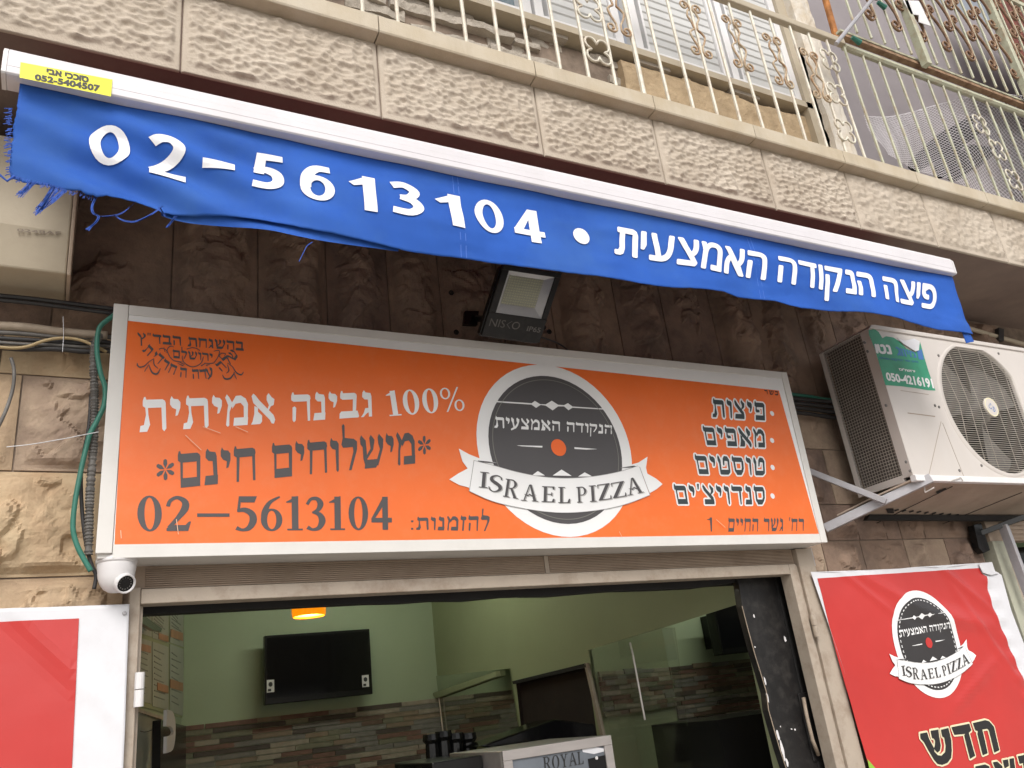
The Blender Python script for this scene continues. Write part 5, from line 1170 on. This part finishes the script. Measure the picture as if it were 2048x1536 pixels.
# ================================================================== INTERIOR
YI=7.0
room=empty('shop_interior',(1.9,5.2,-1.65),'pale green pizza shop interior seen through the doorway','room')
WX0=.86;WX1=2.92
MB().box((-.2,YI,-1.65),(WX1,YI+.1,1.35)).build('rear_wall',m_iwall,room)
lw=Vector((math.sin(math.radians(12)),math.cos(math.radians(12)),0)); ln=Vector((lw.y,-lw.x,0))
La=Vector((WX0,YI,0)); Lb=La-lw*3.72
MB().slab([(La.x,La.y,-1.65),(Lb.x,Lb.y,-1.65),(Lb.x,Lb.y,1.35),(La.x,La.y,1.35)],-ln*.08).build('left_wall',m_iwall,room)
MB().box((-.4,3.35,1.35),(6.2,YI+.1,1.45)).build('ceiling',m_ceil,room)
MB().box((-.4,3.15,-1.66),(6.2,YI+.1,-1.60)).build('floor',m_grout,room)
# right wall with dark opening and opening to the built mirror image
RXa=Vector((2.92,YI,0)); RXb=Vector((2.96,3.16,0)); rn=(RXb-RXa).cross(Vector((0,0,1))).normalized()
def rw(px,py,off=0): return hit(px,py,RXa-rn*off if rn.x<0 else RXa+rn*off*-1,rn)
if rn.x>0: rn=-rn
def rw(px,py,off=0): return hit(px,py,RXa+rn*off,rn)
outer=[Vector((RXa.x,RXa.y,-1.65)),Vector((RXb.x,RXb.y,-1.65)),Vector((RXb.x,RXb.y,1.35)),Vector((RXa.x,RXa.y,1.35))]
h1=[rw(*p) for p in ((1032,1364),(1174,1329),(1216,1500),(1090,1560))]
h2=[rw(1178,1300),rw(1322,1257)]; q_=rw(1478,1208); h2+=[Vector((2.9595,3.2,q_.z)),Vector((2.9595,3.2,-1.4)),Vector((rw(1190,1340).x,rw(1190,1340).y,-1.4))]
yv=lambda t:Vector((RXa.x+(RXb.x-RXa.x)*(RXa.y-t)/(RXa.y-RXb.y),t,0))
h1=[h1[0],h1[1],Vector((h1[1].x,h1[1].y,-.9)),Vector((h1[0].x,h1[0].y,-.9))]
mb=MB()
def strip(pa,pb,za0,zb0,za1,zb1): mb.poly([(pa.x,pa.y,za0),(pb.x,pb.y,zb0),(pb.x,pb.y,zb1),(pa.x,pa.y,za1)])
cut=[RXa,h1[0],h1[1],h2[0],h2[1],h2[2],RXb]
tz=[None,(h1[0].z,h1[1].z),None,(h2[0].z,h2[1].z),(h2[1].z,h2[2].z),None]
for pa,pb,t in zip(cut,cut[1:],tz):
    if t is None: strip(pa,pb,-1.65,-1.65,1.35,1.35)
    else:
        strip(pa,pb,t[0],t[1],1.35,1.35); strip(pa,pb,-1.65,-1.65,-1.4 if pa.y<h1[1].y else -.9,-1.4 if pa.y<h1[1].y else -.9)
mb.build('side_wall',m_iwall2,room)
# reveals of the dark opening
for a,b in zip(h1,h1[1:]+h1[:1]): MB().poly([a,b,b-rn*.03,a-rn*.03]).build('opening_reveal',m_unlit,room)
MB().poly([p-rn*.028 for p in h1]).build('unlit_opening_back',m_unlit,room)  # dark brown sheet stands for the unlit depth of the opening
MB().slab([rw(*p,.004) for p in ((1029,1362),(1176,1326),(1178,1334),(1031,1368))],rn*.02).build('opening_lintel',m_dark,room)
MB().slab([rw(*p,.004) for p in ((1173,1326),(1178,1326),(1252,1640),(1245,1640))],rn*.02).build('opening_trim',m_beige,room)
# added alcove: solid walls standing for the reflection in a mirror
AY=5.2
ax0=.77*AY
MB().box((2.99,AY,-1.65),(6.2,AY+.1,1.35)).build('mirror_image_wall',m_iwall,room)
cA=Vector((ax0,AY-.002,0)); dA=Vector((2.93-ax0,4.55-AY,0))
MB().slab([(ax0,AY-.004,-1.65),(ax0,AY-.004,1.34),(2.985,4.62,1.34),(2.985,4.62,-1.65)],(.0,.003,0)).build('mirror_image_side_wall',m_iwall2,room)
MB().box((6.1,3.15,-1.65),(6.2,AY,1.35)).build('mirror_image_end_wall',m_iwall,room)
# tiled dado: individual strips
tm={}
def tiles(p0,p1,z1,z0,nrm,rows_h,Lt,seed,maxn):
    r=random.Random(seed); d=(p1-p0); D=d.length; d=d.normalized(); z=z1; cnt=0; row=0
    ang=math.atan2(d.y,d.x)
    while z-rows_h>z0:
        x=-r.random()*Lt
        while x<D:
            L_=Lt*r.choice((.6,.8,1,1.25)); a=max(0,x);b=min(D,x+L_)
            if b-a>.02:
                th=r.choice((.006,.010,.014)); key=(round((b-a)/.02),th,r.randrange(len(m_tiles)))
                if key not in tm:
                    w_=key[0]*.02-.003; me=bpy.data.meshes.new('tile')
                    me.from_pydata([(0,0,0),(w_,0,0),(w_,-th,0.001),(0,-th,.001),(0,0,rows_h-.003),(w_,0,rows_h-.003),(w_,-th,rows_h-.004),(0,-th,rows_h-.004)],[],[(0,3,2,1),(4,5,6,7),(3,7,6,2),(0,4,7,3),(1,2,6,5)])
                    me.materials.append(m_tiles[key[2]]); tm[key]=me
                o=bpy.data.objects.new('tile',tm[key]); COL.objects.link(o); o.parent=room
                pos=p0+d*a+nrm*.002; o.location=Vector((pos.x,pos.y,z-rows_h))-room.location; o.rotation_euler=(0,0,ang); cnt+=1
            x+=L_
        z-=rows_h
    return cnt
ztile=.027*YI
tiles(Vector((WX0,YI-.001,0)),Vector((WX1,YI-.001,0)),ztile,-.40,Vector((0,-1,0)),.038,.30,3,300)
tiles(Vector((ax0,AY-.006,0)),Vector((5.3,AY-.006,0)),.176,-.28,Vector((0,-1,0)),.030,.22,5,300)
tiles(Vector((3.0,4.615,0)),Vector((ax0,AY-.008,0)),.176,-.1,Vector((.5,-.86,0)).normalized(),.030,.22,6,300)
MB().box((-.1,YI-.002,-1.65),(WX1-.002,YI-.0005,-.35)).build('lower_dado',m_tiles[0],room)
MB().box((ax0,AY-.004,-1.65),(6,AY-.0015,-.25)).build('lower_dado',m_tiles[1],room)
def tvset(px,Y,th,label,txt=True,clip=None):
    a,b,c_,d=[at(*p,Y) for p in px]; t=empty('television',(a+b+c_+d)/4,label,'television')
    x0=(a.x+d.x)/2;x1=(b.x+c_.x)/2;z1=(a.z+b.z)/2;z0=(c_.z+d.z)/2
    MB().box((x0,Y,z0),(x1,Y+th,z1)).build('casing',m_tv,t,bevel=.006)
    MB().box((x0+.02,Y-.003,z0+.045),(x1-.02,Y-.0005,z1-.02)).build('screen',m_scr,t)
    MB().box(((x0+x1)/2-.15,Y+th,(z0+z1)/2-.12),((x0+x1)/2+.15,YI-.001 if Y>5.5 else AY-.001,(z0+z1)/2+.12)).build('wall_mount',m_tv,t)
    return t,x0,x1,z0,z1
t,x0,x1,z0,z1=tvset(((527,1271),(738,1258),(747,1388),(532,1410)),YI-.22,.06,'black flat television hung on the green wall left of centre')
for px,g_ in (((541,1372),0),((731,1362),1)):
    c=at(*px,YI-.224); MB().slab([(c.x-.028,YI-.2245,c.z-.045),(c.x+.028,YI-.2245,c.z-.045),(c.x+.028,YI-.2245,c.z+.045),(c.x-.028,YI-.2245,c.z+.045)],(0,.0005,0)).build('sticker',m_ceram,t); stt=[o for o in t.children if o.name.startswith('sticker')][-1]
    q=flat('sticker_print',[[(c.x+.016*math.cos(a),c.z+.012+.018*math.sin(a)) for a in [k*math.pi/5 for k in range(10)]],sf(c.x-.02,c.x+.004,c.z-.038,c.z-.02)],lambda X,Z:YI-.2255,m_black,stt); q['kind']='stuff'
at_,x0,x1,z0,z1=tvset(((1421,1222),(1530,1185),(1560,1300),(1452,1306)),AY-.32,.10,'black television added for the mirror image at the right, partly hidden by the black door leaf')  # second set, built as an object where a mirror shows a reflection
# hanging lamp
lp=at(618,1233,5.0); lamp=empty('pendant_lamp',lp,'glowing orange ribbed pendant lamp near the top of the doorway','lamp')
R_=.098; 
mo=M('orange_lamp_shade',(.9,.35,.02),.5,.05,30,0,emit=(1,.27,.0),est=.75)
mb=MB(); nn=48; rp=[(R_*(1.0 if k%4 else .965)) for k in range(nn)]
rows=[(0,.93),(.006,.97),(.03,1),(.09,1),(.15,1),(.17,.95)]
vs=[(lp.x+rp[k]*f*math.cos(2*math.pi*k/nn),lp.y+rp[k]*f*math.sin(2*math.pi*k/nn),lp.z+h) for h,f in rows for k in range(nn)]
mb.add(vs,[(i*nn+k,i*nn+(k+1)%nn,(i+1)*nn+(k+1)%nn,(i+1)*nn+k) for i in range(len(rows)-1) for k in range(nn)]).build('shade',mo,lamp)
MB().lathe([(0,.008),(R_*.9,.008)],lp,(0,0,1),32).build('diffuser',M('lamp_diffuser',(1,.8,.3),.5,.01,3,0,emit=(1,.62,.12),est=1.6),lamp)
MB().tube([(lp.x,lp.y,lp.z+.17),(lp.x,lp.y,1.35)],.005,6).build('cord',m_cable,lamp)
pl_=bpy.data.lights.new('pendant_bulb','POINT'); pl_.energy=3; pl_.color=(1,.6,.25); pl_.shadow_soft_size=.05
po=bpy.data.objects.new('pendant_bulb',pl_); COL.objects.link(po); po.location=(lp.x,lp.y,lp.z-.03)
# ceiling tube light of the room (above the doorway's view)
mt=M('tube_light',(1,1,1),.5,0,3,0,emit=(.93,1,.85),est=46)
for x,y in ((2.0,5.6),(4.4,4.2)):  # the second tube belongs to the added mirror image alcove
    t_=empty('ceiling_tube_light',(x,y,1.3),'fluorescent tube light on the shop ceiling '+('near the television wall' if x<3 else 'in the alcove built for the mirror image'),'ceiling light')
    MB().box((x-.6,y-.06,1.31),(x+.6,y+.06,1.349)).build('fitting',m_ceram,t_)
    MB().tube([(x-.58,y,1.29),(x+.58,y,1.29)],.014,10).build('tube',mt,t_)
# menu board on the left wall
def lwp(px,py,off=.01): return hit(px,py,La+ln*off,ln)
mn=empty('menu_board',lwp(320,1330),'pale printed menu panels with orange headings on the left inner wall','menu board')
m_menu=M('menu_paper',(.36,.37,.31),.5,.05,9,0); m_mo=M('menu_heading_orange',(.42,.20,.10),.5,.1,9,0); m_mt=M('menu_fine_print',(.24,.25,.21),.6,.1,60,0)
def lquad(name,pts,off,mat,parent): return MB().slab([lwp(p[0],p[1],off) for p in pts],-ln*.002).build(name,mat,parent)
lquad('board',((262,1195),(368,1215),(368,1437),(262,1407)),.006,m_iwall2,mn)
for (x0,x1,yt0,yt1,yb0,yb1) in ((270,303,1272,1283,1398,1408),(305,337,1283,1294,1412,1420),(340,367,1288,1298,1423,1432),(305,337,1200,1228,1276,1286),(340,367,1205,1225,1285,1294),(270,303,1200,1230,1262,1274)):
    ms=lquad('menu_sheet',((x0,yt0),(x1,yt1),(x1,yb1),(x0,yb0)),.010,m_menu,mn)
    r=random.Random(int(x0+yt0))
    for k in range(9):
        t=.12+k*.09
        a0=yt0+(yb0-yt0)*t; a1=yt1+(yb1-yt1)*t; xe=x0+(x1-x0)*r.uniform(.5,.9)
        lquad('print_line',((x0+4,a0),(xe,a0+(a1-a0)*.8),(xe,a0+(a1-a0)*.8+2),(x0+4,a0+2)),.0125,m_mt,ms)
for (x0,x1,y0,y1,h) in ((271,302,1284,1292,14),(315,337,1365,1372,15),(341,366,1358,1366,17),(318,337,1266,1272,12),(342,366,1258,1266,16)):
    lquad('heading_bar',((x0,y0),(x1,y1),(x1,y1+h),(x0,y0+h)),.014,m_mo,mn)
# cabinet, paper dispenser, dark appliance lower left
cb_=empty('white_cabinet',lwp(295,1536,.1),'pale cabinet panel at the lower left of the doorway','cabinet')
MB().slab([lwp(p[0],p[1],.05) for p in ((262,1420),(322,1438),(322,1700),(262,1700))],-ln*.03).build('panel',M('cabinet_panel',(.30,.31,.26),.5,.05,9,.03),cb_)
MB().slab([lwp(p[0],p[1],.051) for p in ((262,1414),(322,1433),(322,1440),(262,1421))],ln*.01).build('top_edge',m_beige,cb_)
cable('crack',((280,1462,4.2),(290,1464,4.2),(304,1460,4.2)),4.2,.0016,m_cable,'thin dark crack on the white cabinet panel','crack')
q=MB().slab([lwp(p[0],p[1],.09) for p in ((322,1440),(372,1452),(372,1700),(318,1700))],-ln*.06).build('black_appliance',m_tv); tag(q,'tall black appliance beside the white cabinet at lower left','appliance')
pp=[lwp(p[0],p[1],.16) for p in ((330,1436),(342,1440),(347,1460),(343,1484),(330,1490))]
q=MB().tube([Vector(c) for c in catmull(pp,5)],.05,4,ry=.010,up=(1,0,0)).build('paper_roll_holder',m_ceram); tag(q,'curved white paper dispenser beside the pale cabinet','dispenser')
q=MB().slab([lwp(p[0],p[1],.06) for p in ((268,1224),(285,1236),(316,1258),(314,1264),(300,1262),(268,1244))],ln*.02).build('black_bracket',m_tv); tag(q,'black curved bracket reaching in at the upper left of the doorway','arm')
# mirror panel on the side wall
mi=empty('wall_mirror',rw(950,1420,.02),'frameless mirror panel left of the dark opening','mirror')
MB().slab([rw(*p,.012) for p in ((872,1352),(1019,1337),(1042,1490),(893,1520))],-rn*.008).build('glass',m_mirror,mi)
MB().tube([rw(878,1396,.03),rw(893,1520,.03)],.006,6).build('edge_strip',m_steel,mi)
MB().slab([rw(*p,.013) for p in ((872,1386),(1000,1342),(1002,1352),(880,1396))],rn*.04).build('shelf',m_iwall2,mi)
gl=MB().slab([rw(*p,.02) for p in ((1176,1300),(1322,1255),(1350,1255),(1400,1640),(1250,1640))],rn*.006).build('glass_screen',M('screen_glass',(.85,.95,.85),.03,0,3,0,trans=1,alpha=.22)); tag(gl,'clear glass screen in place of the mirror, before the added alcove','glass screen')
MB
q=MB().tube([rw(1260,1285,.05),rw(1266,1310,.05),rw(1290,1440,.05)],.006,6).build('glass_clamp_rod',m_steel); tag(q,'thin steel rod clamped to the glass screen','rod')
# steel machine
mc=empty('steel_machine',at(1115,1536,3.6),'brushed steel kitchen machine with ROYAL lettering at the bottom of the doorway','machine')
YM=3.6
A_=at(1005,1502,YM);B_=at(1222,1470,YM); zt=(A_.z+B_.z)/2; xa_=A_.x; xb_=B_.x
MB().box((xa_,YM+.02,-1.6),(xb_,YM+.6,zt)).build('body',m_steel,mc,bevel=.004)
MB().box((xa_,YM,zt-.042),(xb_,YM+.0195,zt)).build('top_rail',m_steel,mc,bevel=.002)
MB().box((xa_,YM,-1.6),(xa_+.045,YM+.0195,zt-.0425)).build('stile',m_steel,mc,bevel=.002)
MB().box((xb_-.045,YM,-1.6),(xb_,YM+.0195,zt-.0425)).build('stile',m_steel,mc,bevel=.002)
MB().box((xa_+.046,YM+.012,-1.6),(xb_-.046,YM+.0198,zt-.043)).build('front_glass',M('blue_grey_glass',(.16,.18,.21),.15,.2,3,0,spec=.8),mc)
flat('royal_lettering',warp(word('ROYAL',False,.04),XZ(YM,(1088,1514),(1168,1502),(1170,1528),(1090,1542))),lambda X,Z:YM+.010,m_black,mc)
flat('badge',[[ (at(*p,YM).x,at(*p,YM).z) for p in ((1166,1496),(1185,1492),(1210,1497),(1210,1503),(1190,1508),(1168,1504))]],lambda X,Z:YM+.010,m_vinyl,mc)
flat('control_panel',[[ (at(*p,YM).x,at(*p,YM).z) for p in ((1178,1518),(1212,1510),(1222,1560),(1184,1560))]],lambda X,Z:YM+.009,m_scr,mc)
c=at(1195,1516,YM); MB().lathe([(.008,0),(.006,-.004),(0,-.004)],(c.x,YM+.008,c.z),(0,1,0),12).build('button',m_ceram,mc)
dk=empty('black_counter_unit',at(930,1536,3.8),'glossy black counter unit left of the steel machine','counter')
MB().box((at(865,1536,3.8).x,3.8,-1.6),(xa_-.006,4.3,at(930,1515,3.8).z)).build('body',m_tv,dk,bevel=.006)
MB().slab([at(*p,4.3) for p in ((960,1492),(1110,1438),(1190,1448),(1195,1472),(1000,1500))],(0,.25,0)).build('hood',m_scr,dk,bevel=.01)
for i,(px,py) in enumerate(((862,1468),(886,1462),(910,1466),(935,1466))):
    p=at(px,py,4.6); q=MB().lathe([(0,.0),(.045,0),(.05,-.03),(.035,-.05),(.045,-.3),(0,-.3)],p,(0,0,1),14).build('black_canister',m_tv); tag(q,['leftmost black canister on the counter','second black canister from the left on the counter','third black canister from the left on the counter','rightmost black canister, beside the black hood'][i],'canister','black canisters on the counter')
def bag(px,py,mat,lb):
    p=at(px,py,3.9); mb=MB(); pr=[(0,.13),(.025,.12),(.05,.06),(.055,0),(.05,-.14),(.04,-.2),(0,-.21)]; mb.lathe(pr,p,(0,0,1),14); q=mb.build('packet',mat); tag(q,lb,'packet')

q=MB().box((3.15,3.75,-1.6),(4.6,4.35,-.165)).build('dark_counter',m_tv); tag(q,'dark counter behind the steel machine','counter')
q=MB().slab([at(*p,4.8) for p in ((1485,1425),(1560,1410),(1600,1500),(1500,1515))],(0,.05,0)).build('dark_red_panel',M('maroon_panel',(.07,.025,.02),.6)); tag(q,'dark maroon panel low on the tiled wall by the black door','panel')
